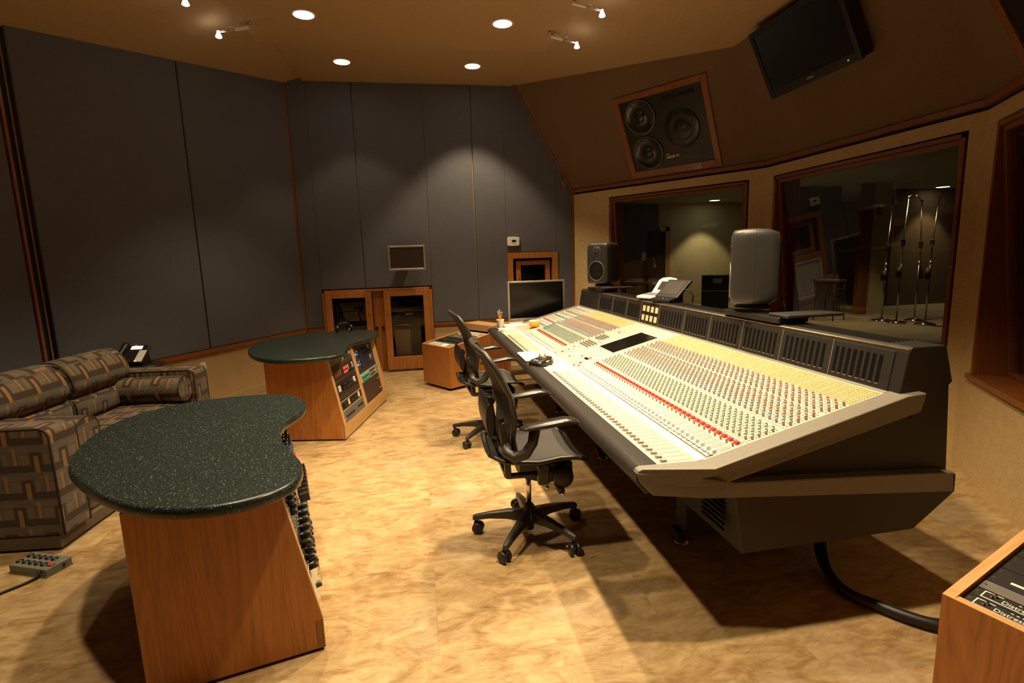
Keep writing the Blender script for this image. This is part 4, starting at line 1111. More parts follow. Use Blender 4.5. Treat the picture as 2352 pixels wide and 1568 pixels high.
def plates(o, boxes, mat, name, z=.0025):
    b = MB()
    for x0, x1, y0, y1 in boxes: b.boxb(x0, x1, y0, y1, -.001, z)
    return b.build(name, mat, o)
# --- far desk
FL, FR_ = (-.675, 4.468), R(77.6)
FW = 1.29; FB = [(.045, .565), (.635, 1.160)]
rack_desk('farther oak rack desk with dark green granite top before the glass door cabinet', FL, FR_, FAR_TOP, FB, FW)
def fm(bay, t): return face_matrix(FL, FR_, FB[bay][0], t)
wL, wR = FB[0][1]-FB[0][0], FB[1][1]-FB[1][0]
u = rack_unit(fm(0, 0), wL, 2.2*U, 'lowest rack unit in the left bay of the farther desk, plain dark grey with small knobs', M['rackgrey'])
knobs(u, [(.06+.05*k, .045) for k in range(4)] + [(.36+.035*k, .05) for k in range(4)], .008, .014, M['black']); knobs(u, [(.25, .05), (.29, .05)], .008, .012, M['chrome'], 'chrome_knob')
u = rack_unit(fm(0, 2.25*U), wL, 2.0*U, 'black rack unit with two cream meters, low in the left bay of the farther desk', M['rackblack'])
plates(u, [(.16, .20, .02, .07), (.42, .46, .02, .07)], M['vu'], 'meter'); knobs(u, [(.05+.032*k, .04) for k in range(3)] + [(.23+.034*k, .045) for k in range(5)], .010, .016, M['black'], ptr=1); knobs(u, [(.07, .066), (.38, .066)], .005, .010, M['chrome'], 'toggle')
plates(u, [(.004, wL-.004, -.001, .006), (.004, wL-.004, 2*U-.008, 2*U-.002)], M['racksilver'], 'edge_bar')
u = rack_unit(fm(0, 4.3*U), wL, 1.0*U, 'blank black rack panel below the two white meters, left bay of the farther desk', M['rackbrown'])
u = rack_unit(fm(0, 5.3*U), wL, 2.4*U, 'black rack unit with two square white meters, left bay of the farther desk', M['rackblack'])
plates(u, [(.035, .085, .035, .085), (.405, .455, .035, .085)], M['white'], 'meter'); plates(u, [(.050, .062, .048, .07), (.424, .436, .048, .07)], M['greyk'], 'needle', .0032)
knobs(u, [(.13+.033*k, .075) for k in range(7)] + [(.12+.033*k, .045) for k in range(9)], .0095, .018, M['black'], ptr=1); knobs(u, [(.04+.03*k, .018) for k in range(5)] + [(.30+.03*k, .018) for k in range(4)], .0035, .008, M['steel'], 'switch')
u = rack_unit(fm(0, 7.75*U), wL, .75*U, 'blank black rack panel under the red displays, left bay of the farther desk', M['rackbrown'])
u = rack_unit(fm(0, 8.5*U), wL, 2.0*U, 'rack unit with two glowing red displays, left bay of the farther desk', M['rackblack'])
plates(u, [(.25, .34, .015, .036), (.25, .34, .05, .072)], M['led_red'], 'red_display'); plates(u, [(.04, .055, .02, .07), (.08, .095, .02, .07), (.12, .135, .02, .07), (.16, .175, .02, .07)], M['oak_z'], 'brown_slot')
knobs(u, [(.385, .025), (.385, .06), (.43, .025), (.43, .06)], .010, .014, M['black'], ptr=1); plates(u, [(.45, .49, .03, .06)], M['bluek'], 'blue_label'); plates(u, [(.36, .372, .03, .075)], M['white'], 'white_label'); plates(u, [(.465, .48, .065, .075)], M['led_amber'], 'lamp')
u = rack_unit(fm(0, 10.5*U), wL, .8*U, 'blank dark rack panel above the red displays, left bay of the farther desk', M['rackbrown'])
u = rack_unit(fm(0, 11.3*U), wL, 1.75*U, 'dark grey rack unit under the countertop, left bay of the farther desk', M['rackgrey'])
plates(u, [(.04+.035*k, .062+.035*k, .02+.03*q, .030+.03*q) for k in range(7) for q in range(2)], M['greyk'], 'legend_bar'); knobs(u, [(.33, .022), (.37, .022), (.41, .022), (.45, .022), (.37, .055), (.42, .055)], .011, .014, M['black'], ptr=1); plates(u, [(.29, .31, .02, .04), (.46, .48, .04, .06)], M['keyw'], 'white_label')
u = rack_unit(fm(1, 0), wR, 4.6*U, 'large blank dark brown rack panel at the bottom of the right bay, farther desk', M['rackbrown'])
plates(u, [(wR-.08, wR-.03, .05, .056), (wR-.08, wR-.03, .15, .156)], M['racksilver'], 'bright_mark')
u = rack_unit(fm(1, 4.65*U), wR, 2.0*U, 'pale rack unit with two rows of teal knobs, right bay of the farther desk', M['rackgreen'])
knobs(u, [(.05+.027*k, .058) for k in range(8)] + [(.05+.027*k, .024) for k in range(8)] + [(wR-.03, .03), (wR-.03, .065)], .010, .013, M['teal']); plates(u, [(.28, .45, .055, .072), (.28, .45, .014, .031)], M['rackbrown'], 'dark_legend'); plates(u, [(.29+.025*k, .305+.025*k, .038, .044) for k in range(6)], M['black'], 'mark')
knobs(u, [(.045+.025*k, .041) for k in range(9)], .0035, .008, M['black'], 'switch')
u = rack_unit(fm(1, 6.7*U), wR, .8*U, 'blank dark rack panel above the teal knob unit, right bay of the farther desk', M['rackbrown'])
for k, t in enumerate((7.5, 9.85)):
    u = rack_unit(fm(1, t*U), wR, 2.3*U, ('lower' if k == 0 else 'upper') + ' navy blue rack unit with an amber meter, right bay of the farther desk', M['rackblue'])
    plates(u, [(.40, .43, .058, .092)], M['yellowk'], 'amber_meter'); plates(u, [(.015, .04, .045, .07)], M['white'], 'white_badge')
    knobs(u, [(.13+.052*q, .072) for q in range(5)], .012, .020, M['black'], ptr=1); knobs(u, [(.10+.052*q, .026) for q in range(7)], .011, .020, M['black'], ptr=1); knobs(u, [(.06, .05), (.06, .08)], .007, .012, M['bluek'], 'blue_knob'); knobs(u, [(.16+.052*q, .048) for q in range(6)], .004, .012, M['chrome'], 'toggle')
u = rack_unit(fm(1, 12.15*U), wR, .9*U, 'blank black rack panel under the countertop, right bay of the farther desk', M['rackbrown'])
# --- near desk
NL, NR_ = (-.437, 1.958), R(103.6)
rack_desk('nearest oak rack desk with a large dark green granite top, at the left', NL, NR_, NEAR_TOP, FB, FW, .585)
def nm_(bay, t): return face_matrix(NL, NR_, FB[bay][0], t)
u = rack_unit(nm_(0, 0), wL, 3.0*U, 'pale silver rack panel with a chrome handle at the bottom of the nearest desk', M['racksilver'])
knobs(u, [(.10, .05), (.30, .05), (.42, .08)], .010, .022, M['black']); b = MB(); b.tube([(.16, .03, 0), (.16, .03, .022), (.16, .115, .026), (.16, .115, 0)], .004, 8); b.build('handle', M['chrome'], u); knobs(u, [(.05, .02), (.22, .025)], .003, .012, M['chrome'], 'toggle')
u = rack_unit(nm_(0, 3.05*U), wL, 2.0*U, 'black rack unit with rows of tall black knobs, lower left bay of the nearest desk', M['rackblack'])
knobs(u, [(.06+.055*k, .028) for k in range(8)] + [(.07+.055*k, .066) for k in range(8)], .012, .034, M['black'], ptr=1)
plates(u, [(.004, wL-.004, .042, .046)], M['racksilver'], 'legend_line')
u = rack_unit(nm_(0, 5.1*U), wL, 2.0*U, 'black rack unit with big finned black knobs, middle of the nearest desk left bay', M['rackblack'])
knobs(u, [(.06+.07*k, .044) for k in range(6)], .017, .040, M['black'], ptr=1); knobs(u, [(.095+.07*k, .070) for k in range(6)], .004, .016, M['chrome'], 'toggle')
u = rack_unit(nm_(0, 7.15*U), wL, 1.5*U, 'grey rack unit with a row of chrome switches, nearest desk left bay', M['rackgrey'])
knobs(u, [(.04+.03*k, .045) for k in range(15)], .005, .016, M['chrome'], 'switch')
u = rack_unit(nm_(0, 8.7*U), wL, 2.2*U, 'black rack unit with dark blue lit knobs under the nearest countertop', M['rackblack'])
knobs(u, [(.06+.06*k, .03) for k in range(7)] + [(.06+.06*k, .07) for k in range(7)], .013, .026, M['black'], ptr=1); plates(u, [(.03, .036, .02, .08), (.46, .47, .02, .08)], M['bluek'], 'blue_label')
u = rack_unit(nm_(0, 10.95*U), wL, 2.0*U, 'uppermost black rack unit with a red lamp in the nearest desk left bay', M['rackblack'])
knobs(u, [(.08+.06*k, .04) for k in range(6)], .012, .024, M['black'], ptr=1); plates(u, [(.03, .045, .03, .05)], M['red'], 'red_lamp')
u = rack_unit(nm_(1, 0), wR, 3.8*U, 'plain black rack panel low in the far bay of the nearest desk', M['rackblack'])
u = rack_unit(nm_(1, 3.85*U), wR, 1.8*U, 'rack unit with a row of long square black knobs, far bay of the nearest desk', M['rackblack'])
b = MB(); first = None
b.boxb(-.017, .017, -.022, .022, 0, .045)
for k in range(8):
    if first is None: first = b.build('square_knob', M['black'], u, bevel=.002, segs=1); q = first
    else: q = first.copy(); COL.objects.link(q)
    q.location = (.06+.055*k, .04, 0)
u = rack_unit(nm_(1, 5.7*U), wR, 2.0*U, 'rack unit with red and orange buttons, far bay of the nearest desk', M['racksilver'])
knobs(u, [(.05+.03*k, .06) for k in range(14)], .008, .02, M['red'], 'red_button'); knobs(u, [(.05+.03*k, .028) for k in range(14)], .009, .022, M['yellow'], 'orange_button')
u = rack_unit(nm_(1, 7.75*U), wR, 2.4*U, 'blue and silver rack unit full of knobs, far bay of the nearest desk', M['racksilver'])
knobs(u, [(.05+.038*k, .025+.03*q) for k in range(11) for q in range(3)], .010, .022, M['rackblue'], 'blue_knob'); plates(u, [(.03+.038*k, .042+.038*k, .088, .1) for k in range(11)], M['white'], 'white_key')
u = rack_unit(nm_(1, 10.2*U), wR, 2.7*U, 'dark rack unit with bright switches below the scooped edge of the nearest countertop', M['rackblack'])
knobs(u, [(.05+.05*k, .04) for k in range(9)], .011, .024, M['black'], ptr=1); knobs(u, [(.05+.05*k, .085) for k in range(9)], .005, .02, M['chrome'], 'toggle'); plates(u, [(.3, .34, .06, .075)], M['red'], 'red_label')
# hinge on the back of the near desk
b = MB(); b.boxb(0, .012, -.03, .03, 0, .16)

# ------------------------------------------------------------------ sloped rack carts
CDEP, CW = 1.0, .54
def cart_z(x): return .502 + .142*x
def rack_cart(label, loc, rot, lid=True, CDEP=.86):
    c = thing('rack_cart', label, 'rack cart', (*loc, 0), rot, 'sloped oak rack carts')
    side = [(0, .03), (0, cart_z(0)), (CDEP, cart_z(CDEP)), (CDEP, .03)]
    for nm, y0, y1 in (('side_panel', -.028, 0), ('side_panel', -CW, -CW+.028)):
        b = MB(); b.prism(side, 'y', y0, y1); b.build(nm, M['oak_z'], c, bevel=.002, segs=1)
        b = MB(); b.loft([[(0, y0, cart_z(0)), (0, y1, cart_z(0)), (0, y1, cart_z(0)+.002), (0, y0, cart_z(0)+.002)], [(CDEP, y0, cart_z(CDEP)), (CDEP, y1, cart_z(CDEP)), (CDEP, y1, cart_z(CDEP)+.002), (CDEP, y0, cart_z(CDEP)+.002)]], 0, False); b.build('top_rim', M['lightoak_x'], c)
    b = MB(); b.boxb(-.001, .024, -CW+.028, -.028, .03, cart_z(0)); b.boxb(-.002, 0, -CW, 0, .03, cart_z(0)); b.build('front_panel', M['oak_z'], c)
    b = MB(); b.boxb(-.002, .024, -CW, 0, cart_z(0), cart_z(0)+.002); b.build('front_rim', M['lightoak_y'], c)
    b = MB(); b.boxb(CDEP-.02, CDEP, -CW+.028, -.028, .03, cart_z(CDEP)-.05); b.build('back_panel', M['oak_z'], c)
    b = MB(); b.boxb(.03, CDEP-.03, -CW+.03, -.03, .02, .05); b.build('bottom_panel', M['gap'], c)
    for x in (.08, CDEP-.08):
        for y in (-.07, -CW+.07):
            b = MB(); b.lathe([(.005, -.012), (.02, -.012), (.022, 0), (.02, .012), (.005, .012)], (x, y, .022), 14, axis='y'); b.build('castor', M['black'], c)
    if lid:
        b = MB(); b.boxb(.645, CDEP+.02, -CW-.004, .004, .600, .682); b.build('top_slab', M['lightoak_y'], c, bevel=.003, segs=1)
        b = MB(); b.boxb(.70, CDEP, -CW+.03, -.03, .56, .60); b.build('slab_support', M['gap'], c)
    return c
CT = math.atan(.142)
def cart_matrix(loc, rot, t, dz=-.012):
    """face frame: x along the operator's left to right (-Y of cart), y up the slope, z out"""
    T = Matrix.Translation((*loc, 0)) @ Matrix.Rotation(rot, 4, 'Z')
    u = Vector((math.cos(CT), 0, math.sin(CT))); n = Vector((-math.sin(CT), 0, math.cos(CT))); x = Vector((0, -1, 0))
    o = Vector((.026, -.030, cart_z(.026))) + u*t + n*dz
    return T @ Matrix(((x.x, u.x, n.x, o.x), (x.y, u.y, n.y, o.y), (x.z, u.z, n.z, o.z), (0, 0, 0, 1)))
GC = 'rack units in the sloped carts'
CL1, CR1 = (.012, 6.335), R(32.5)
rack_cart('oak sloped rack cart with a pale raised slab, near the far console end', CL1, CR1)
wC = CW-.06
def cu(t, h, label, mat): return rack_unit(cart_matrix(CL1, CR1, t), wC, h, label, mat, .2, group=GC)
u = cu(0, .13, 'silver button panel at the front of the cart beside the far chair', M['racksilver'])
knobs(u, [(.04+.026*k, .025+.022*q) for k in range(8) for q in range(4)], .007, .008, M['keyw'], 'button'); plates(u, [(.27, .36, .03, .10)], M['paper'], 'label'); knobs(u, [(.38+.022*k, .03+.025*q) for k in range(4) for q in range(3)], .006, .010, M['steel'], 'knob')
u = cu(.132, .12, 'black fader panel with bright knobs on the cart, behind the silver button panel', M['rackblack'])
b = MB()
knobs(u, [(.05+.03*k, .05) for k in range(14)], .007, .018, M['black'], 'fader_knob'); knobs(u, [(.05+.03*k, .10) for k in range(5)] + [(.20+.03*k, .015) for k in range(8)], .006, .012, M['chrome'], 'knob')
u = cu(.254, .10, 'black rack unit with a red light on the cart, third from the front', M['rackblack'])
plates(u, [(.02+.05*k, .05+.05*k, .03, .07) for k in range(8)], M['slot'], 'dark_key'); plates(u, [(.33, .36, .05, .065)], M['led_red'], 'red_light'); knobs(u, [(.06+.04*k, .085) for k in range(9)], .005, .01, M['chrome'], 'knob')
u = cu(.356, .13, 'rack unit crowded with chrome knobs on the cart, fourth from the front', M['rackgrey'])
knobs(u, [(.04+.035*k, .025+.035*q) for k in range(12) for q in range(3)], .009, .014, M['chrome'], 'knob')
u = cu(.488, .13, 'pale panel with white knobs under the slab of the cart', M['racksilver'])
knobs(u, [(.05+.05*k, .03+.045*q) for k in range(6) for q in range(2)], .012, .016, M['white'], 'knob'); plates(u, [(.36, .44, .03, .05), (.36, .44, .07, .09)], M['red'], 'red_label')
CL2, CR2 = (1.438, 1.148), R(16.3)
rack_cart('oak sloped rack cart cut off by the picture at the lower right corner', CL2, CR2, lid=False, CDEP=.575)
def cv(t, h, label, mat): return rack_unit(cart_matrix(CL2, CR2, t), wC, h, label, mat, .2, group=GC)
for k in range(2):
    u = cv(.002+.0455*k, .0445, 'black compressor in the lower right cart, ' + ('frontmost one by the rim' if k == 0 else 'second from the rim, directly behind the frontmost'), M['rackblack'])
    text_mesh('Distressor', .021, 'name_lettering', M['white'], u, Matrix.Translation((.068, .020, .0006)))
    b = MB(); o_ = [(.024, .006), (.10+.09, .006), (.19, .009), (.027, .009), (.027, .036), (.066, .036), (.066, .039), (.024, .039)]
    b.prism(o_, 'z', .0, .0012); b.build('panel_outline', M['white'], u)
    b = MB(); b.prism([(.21, .006), (.45, .006), (.45, .0085), (.213, .0085), (.213, .036), (.21, .036)], 'z', 0, .0012); b.build('panel_outline', M['white'], u)
    plates(u, [(.20+.018*q, .209+.018*q, .026, .030) for q in range(13)], M['greyk'], 'legend', .0012)
    plates(u, [(.10+.012*q, .106+.012*q, .034, .037) for q in range(8)], M['white'], 'legend', .0012)
    knobs(u, [(.24+.055*q, .020) for q in range(4)], .015, .018, M['black'], ptr=1); knobs(u, [(.045, .022), (.052, .030)], .004, .010, M['chrome'], 'switch')
u = cv(.094, .045, 'plain dark grey blank panel in the lower right cart', M['rackgrey'])
u = cv(.141, .088, 'black rack unit with a gold outlined section in the lower right cart', M['rackblack'])
plates(u, [(.15, .45, .014, .017), (.15, .153, .017, .07), (.15, .45, .07, .073)], M['vu'], 'gold_outline', .0012); plates(u, [(.05, .12, .02, .03)], M['white'], 'white_label'); knobs(u, [(.18+.04*k, .045) for k in range(7)], .010, .014, M['black'], ptr=1); knobs(u, [(.17+.03*k, .026) for k in range(8)], .003, .01, M['chrome'], 'switch')
u = cv(.231, .088, 'black slotted rack unit with a pale blue label in the lower right cart', M['rackblack'])
plates(u, [(.06+.024*k, .076+.024*k, .02, .07) for k in range(8)], M['slot'], 'slot'); plates(u, [(.17, .20, .06, .075)], M['bluew'], 'blue_label'); plates(u, [(.12, .125, .076, .08)], M['led_red'], 'red_lamp'); knobs(u, [(.30+.04*k, .045) for k in range(4)], .012, .016, M['black'], ptr=1)
for k in range(2):
    u = cv(.321+.092*k, .09, ['black rack unit with small chrome screws, higher in the lower right cart', 'black rack unit near the top of the lower right cart', 'uppermost black rack unit of the lower right cart'][k], M['rackblack'])
    knobs(u, [(.06+.05*q, .045) for q in range(8)], .011, .016, M['black'], ptr=1)
# ------------------------------------------------------------------ sofa
SL_, SR_ = (-1.945, 3.033), math.atan2(.9945, .105)
so = thing('sofa', 'loveseat sofa in brown, grey and tan geometric fabric by the left wall', 'sofa', (*SL_, 0), SR_)
LEN, DEP = 1.66, .92
S, PP = M['sofa'], M['piping']
def sb(name, mb, parent=so, mat=None, **k): return mb.build(name, mat or S, parent, uv=1.0, **k)
def rbox(b, x0, x1, y0, y1, z0, z1): b.boxb(x0, x1, y0, y1, z0, z1); return b
sb('base', rbox(MB(), .19, LEN-.19, .06, DEP-.03, .085, .30), bevel=.02)
sb('plinth_band', rbox(MB(), .006, LEN-.006, .035, DEP-.01, .012, .088), mat=plain('olive_brown_upholstery_band', (.115, .090, .055), .85), bevel=.006)
b = MB(); b.boxb(.02, .14, .55, .86, 0, .02); b.boxb(LEN-.14, LEN-.02, .55, .86, 0, .02); b.boxb(.02, .12, .05, .12, 0, .014); b.boxb(LEN-.12, LEN-.02, .05, .12, 0, .014); b.build('foot', M['blackmat'], so)
def arm_prof(y0, y1, zt, r=.05):
    p = [(y1, .088), (y1, zt)]
    for k in range(7):
        a = PI/2 + k*PI/12; p.append((y0+r+r*math.cos(a), zt-r+r*math.sin(a)))
    return p + [(y0, .088)]
for x0, x1 in ((0, .20), (LEN-.20, LEN)):
    b = MB(); pr = arm_prof(0, DEP, .69); b.prism(pr, 'x', x0, x1); ar = sb('arm', b, bevel=.014)
    for x in (x0+.004, x1-.004):
        b = MB(); b.tube([(x, q[0], q[1]) for q in arm_prof(.004, DEP-.01, .686)], .006, 6); b.build('piping', PP, ar)
b = MB(); b.prism([(.70, .10), (.72, .70), (.78, .79), (.86, .80), (DEP, .74), (DEP, .10)], 'x', .10, LEN-.10); sb('back_frame', b, bevel=.02)
def pillow(b, x0, x1, prof, e=4.0, n=16, bulge=1.0):
    """cushion swept along X: side profile (y, z) shrinks towards both ends"""
    cy = sum(p[0] for p in prof)/len(prof); cz = sum(p[1] for p in prof)/len(prof); rings = []
    for k in range(n+1):
        t = -1 + 2*k/n; s = (1-abs(t)**e)**(1/e) if abs(t) < 1 else 0
        s = .80 + .20*s
        rings.append([(x0+(x1-x0)*(k/n), cy+(p[0]-cy)*s, cz+(p[1]-cz)*s) for p in prof])
    b.loft(rings, 0, True); return b
def ring_prof(pts, n=3):
    return [(p.x, p.y) for p in spline(pts, n)]
seatp = ring_prof([(.02, .31), (.015, .40), (.05, .455), (.30, .468), (.60, .455), (.70, .42), (.70, .32), (.35, .30)])
b = MB(); pillow(b, .195, LEN-.195, seatp, 10); sc_ = sb('seat_cushion', b)
b = MB(); b.tube([(.22, .035, .45), (LEN-.22, .035, .45)], .006, 6); b.build('piping', PP, sc_)
backp = ring_prof([(.50, .455), (.455, .53), (.47, .615), (.505, .635), (.455, .70), (.47, .80), (.54, .885), (.64, .895), (.74, .84), (.75, .65), (.72, .47)])
for x0, x1 in ((.20, LEN/2-.004), (LEN/2+.004, LEN-.20)):
    b = MB(); pillow(b, x0, x1, backp, 7); q = sb('back_cushion', b)
    b = MB(); b.tube([(x0+.01, p[0]*.96+.025, p[1]*.96+.028) for p in backp], .005, 6); b.build('piping', PP, q)
def bolster(x, label):
    o = thing('bolster_pillow', label, 'pillow', so.matrix_world @ Vector((x, .02, .466)), SR_, 'round bolster pillows on the sofa')
    o.location = Matrix.Translation((*SL_, 0)) @ Matrix.Rotation(SR_, 4, 'Z') @ Vector((x, .02, .470))
    b = MB(); n = 28; r = .098; rings = []
    for rr, y in ((.092, .0), (.098, .012), (.100, .06), (.100, .54), (.098, .588), (.092, .60)):
        rings.append([(rr*math.cos(2*PI*k/n), y, .095+rr*math.sin(2*PI*k/n)) for k in range(n)])
    b.loft(rings, 0, True); c_ = b.build('cover', S, o)
    me = c_.data; L = me.uv_layers.new(name='UVMap')
    for p in me.polygons:
        for li in p.loop_indices:
            co = me.vertices[me.loops[li].vertex_index].co
            a = math.atan2(co.z-.095, co.x)
            L.data[li].uv = (co.y*1.0 + .03, a*.098) if len(p.vertices) == 4 else (co.x, co.z)
    for y in (.004, .596):
        b = MB(); b.tube([(.098*math.cos(2*PI*k/n), y, .095+.098*math.sin(2*PI*k/n)) for k in range(n+1)], .005, 6); b.build('piping', PP, o)
    return o
bolster(.305, 'round bolster pillow lying against the near arm of the sofa')
bolster(LEN-.305, 'round bolster pillow lying against the far arm of the sofa')
# side table with telephone
t = thing('side_table', 'small round black side table behind the far arm of the sofa', 'table', (-2.375, 4.955, 0))
b = MB(); b.lathe([(.001, .655), (.155, .655), (.165, .661), (.168, .668), (.165, .676), (.155, .680), (.001, .680)], n=40); b.build('table_top', M['black'], t)
b = MB(); b.cyl((0, 0, .02), (0, 0, .655), .022, n=14); b.build('column', M['blackmat'], t)
b = MB(); b.lathe([(.13, 0), (.13, .012), (.03, .03), (.001, .03)], n=30); b.build('base', M['blackmat'], t)
ph = thing('telephone', 'black desk telephone with a lit display on the round side table', 'telephone', (-2.435, 4.93, .680), R(-6))
# local: x to the right, y away from viewer; tilted face
tl = R(38); Mt = Matrix.Translation((0, -.06, .012)) @ Matrix.Rotation(tl, 4, 'X')
b = MB(); b.M = Mt; b.boxb(-.115, .115, 0, .205, 0, .026); b.build('body', M['black'], ph, bevel=.008)
b = MB(); b.loft([[(-.10, -.055, 0), (.10, -.055, 0), (.10, .10, 0), (-.10, .10, 0)], [(-.10, -.05, .02), (.10, -.05, .02), (.10, .07, .10), (-.10, .07, .10)]], 0, False); b.build('stand', M['black'], ph, bevel=.004)
b = MB(); b.M = Mt; rings = []
for k in range(11):
    q = k/10; y = -.005 + .215*q; h = .030 + .016*abs(2*q-1)**2; w_ = .020 + .009*abs(2*q-1)**2
    zz = .036 + .010*(1-abs(2*q-1)**2)
    rings.append([(-.082 + w_*math.cos(a), y, zz + h*.5*math.sin(a)) for a in [2*PI*j/12 for j in range(12)]])
b.loft(rings, 0, True); b.build('handset', M['black'], ph)
b = MB(); b.M = Mt; b.boxb(-.030, .062, .155, .192, .0255, .028); b.build('display', M['lcd'], ph)
b = MB(); b.M = Mt; b.boxb(.050, .110, .012, .140, .0255, .0275); lp = b.build('label_strip', M['keyw'], ph)
b = MB(); b.M = Mt
for q in range(3):
    for k in range(8): b.boxb(.056+.018*q, .064+.018*q, .020+.0148*k, .026+.0148*k, .027, .0285)
b.build('line_key', M['greyk'], lp)
b = MB(); b.M = Mt
for q in range(3):
    for k in range(5): b.boxb(-.035+.026*q, -.017+.026*q, .02+.024*k, .034+.024*k, .0255, .029)
b.build('dial_key', M['blackmat'], ph)
b = MB(); b.M = Mt; b.boxb(.052, .066, .014, .022, .0285, .0292); b.build('lit_key', M['led_amber'], ph)
b = MB(); b.M = Mt; b.boxb(-.012, .012, .199, .2035, .0255, .028); b.build('message_light', M['led_red'], ph)
# power strip box on the floor
pw = thing('power_strip', 'grey ten-outlet power strip box with a red switch on the floor before the sofa', 'power strip', (-1.972, 2.868, 0), R(-23.5))
b = MB(); b.boxb(-.122, .122, -.062, .062, .006, .044); b.build('box', M['powergrey'], pw, bevel=.003, segs=1)
b = MB(); b.boxb(-.122, .124, -.066, .064, 0, .007); b.build('base_flange', M['powergrey'], pw)
for k in range(5):
    for q in range(2):
        b = MB(); c_ = (-.098+.040*k, -.026+.050*q, .044); b.lathe([(.001, 0), (.0165, 0), (.0165, .0035), (.001, .0035)], c_, 18); s_ = b.build('socket', M['black'], pw)
        b = MB(); b.boxb(c_[0]-.006, c_[0]-.004, c_[1]-.004, c_[1]+.004, .047, .0482); b.boxb(c_[0]+.004, c_[0]+.006, c_[1]-.004, c_[1]+.004, .047, .0482); b.build('socket_slot', M['greyk'], s_)
b = MB(); b.box((.098, -.022, .046), (.030, .018, .006), rot=(R(6), 0, 0)); b.build('switch', M['red'], pw, bevel=.002)
b = MB(); b.boxb(.080, .116, -.034, -.010, .0435, .0455); b.build('switch_frame', M['black'], pw)
b = MB(); b.cyl((.123, .02, .026), (.127, .02, .026), .008, n=12); b.cyl((.085, -.060, .03), (.085, -.075, .028), .009, n=12); b.build('cord_grip', M['black'], pw)
b = MB(); b.tube([(p.x, p.y, .008) for p in [Vector(q) for q in ((-1.925, 2.765), (-1.96, 2.72), (-2.0, 2.68), (-2.05, 2.62), (-2.14, 2.52), (-2.30, 2.40), (-2.55, 2.30))]], .0065, 8)
b.M = None; o = b.build('extension_cord', M['rubber'], None, off=(-2.0, 2.68, 0)); o.location = (-2.0, 2.68, 0); tag(o, 'thick black cord running from the grey power strip to the left picture edge', 'cord')
b = MB(); b.tube([(-2.30, 2.95, .005), (-2.22, 2.90, .005), (-2.175, 2.855, .005), (-2.20, 2.82, .005), (-2.32, 2.80, .005)], .004, 8)
o = b.build('thin_cord', M['rubber'], None, off=(-2.2, 2.87, 0)); o.location = (-2.2, 2.87, 0); tag(o, 'thin black cord looping on the floor left of the power strip', 'cord')
# ------------------------------------------------------------------ things on and around the console
def loft_round(b, secs, n=40, mat=0):
    """secs: (x, half_y, z0, z1, corner exponent) superellipse cross-sections in the YZ plane"""
    rings = []
    for x, hy, z0, z1, e in secs:
        cz, hz = (z0+z1)/2, (z1-z0)/2; ring = []
        for k in range(n):
            a = 2*PI*k/n; c, s = math.cos(a), math.sin(a)
            ring.append((x, hy*math.copysign(abs(c)**(2/e), c), cz+hz*math.copysign(abs(s)**(2/e), s)))
        rings.append(ring)
    b.loft(rings, mat, True); return b
def monitor_speaker(loc, rot, label):
    o = thing('monitor_speaker', label, 'speaker', loc, rot, 'grey nearfield speakers on the meter bridge')
    H0, H1 = .028, .460
    b = MB(); loft_round(b, [(.128, .100, .062, .425, 5), (.124, .124, .040, .446, 6), (.112, .138, .030, .458, 8), (.05, .143, H0, .464, 9), (.0, .143, H0, .464, 9), (-.07, .139, .032, .458, 9), (-.118, .126, .045, .440, 8), (-.128, .112, .058, .425, 7)], 56)
    b.build('enclosure', M['spkgrey'], o)
    b = MB(); loft_round(b, [(.001, .1436, H0-.0006, .4646, 9), (-.001, .1436, H0-.0006, .4646, 9)], 56); b.build('seam', M['gap'], o)
    b = MB(); b.lathe([(.100, .117), (.099, .1205), (.088, .1195), (.04, .119), (.034, .1215), (.015, .1235), (.001, .124)], (.0095, 0, .165), 36, axis='x'); w_ = b.build('woofer', M['cone'], o)
    b = MB(); b.lathe([(.099, .127), (.107, .1275), (.105, .133), (.098, .133), (.099, .127)], (0, 0, .165), 36, axis='x', caps=False); b.build('woofer_ring', M['rackgrey'], w_)
    b = MB(); b.lathe([(.072, .126), (.070, .1295), (.030, .1292), (.001, .1292)], (0, 0, .355), 30, axis='x'); g = b.build('waveguide', M['spkgrey'], o)
    b = MB(); b.lathe([(.020, .128), (.018, .131), (.008, .134), (.001, .1345)], (0, 0, .355), 20, axis='x'); b.build('tweeter', M['cone'], g)
    b = MB(); b.boxb(-.135, -.124, -.07, .07, .10, .35); b.build('rear_panel', M['blackmat'], o)
    b = MB(); b.lathe([(.10, 0), (.105, .006), (.085, .022), (.08, .03)], n=28); b.build('iso_stand', M['black'], o)
    return o
MBZ = 1.1005
for (x0, x1, y0, y1, lab) in ((1.885, 2.065, 2.50, 3.02, 'low black platform under the nearer grey speaker on the meter bridge'), (1.885, 2.065, 5.26, 5.72, 'low black platform under the farther grey speaker on the meter bridge')):
    c_ = ((x0+x1)/2, (y0+y1)/2, MBZ)
    o = thing('speaker_platform', lab, 'speaker stand', c_, 0, 'speaker platforms on the meter bridge')
    b = MB(); b.boxb(x0, x1, y0, y1, MBZ, MBZ+.032); b.build('board', M['black'], o, off=c_, bevel=.004, segs=1)
    b = MB(); b.boxb(x0+.01, x1+.16, y0-.06, y0+.10, MBZ+.0325, MBZ+.05); b.build('top_board', M['blackmat'], o, off=c_, bevel=.004, segs=1)
monitor_speaker((1.975, 2.86, MBZ+.0505), R(148), 'grey rounded monitor speaker seen from its side, on the near half of the meter bridge')
monitor_speaker((1.995, 5.49, MBZ+.0505), R(212), 'grey rounded monitor speaker seen from the front, at the far end of the meter bridge')
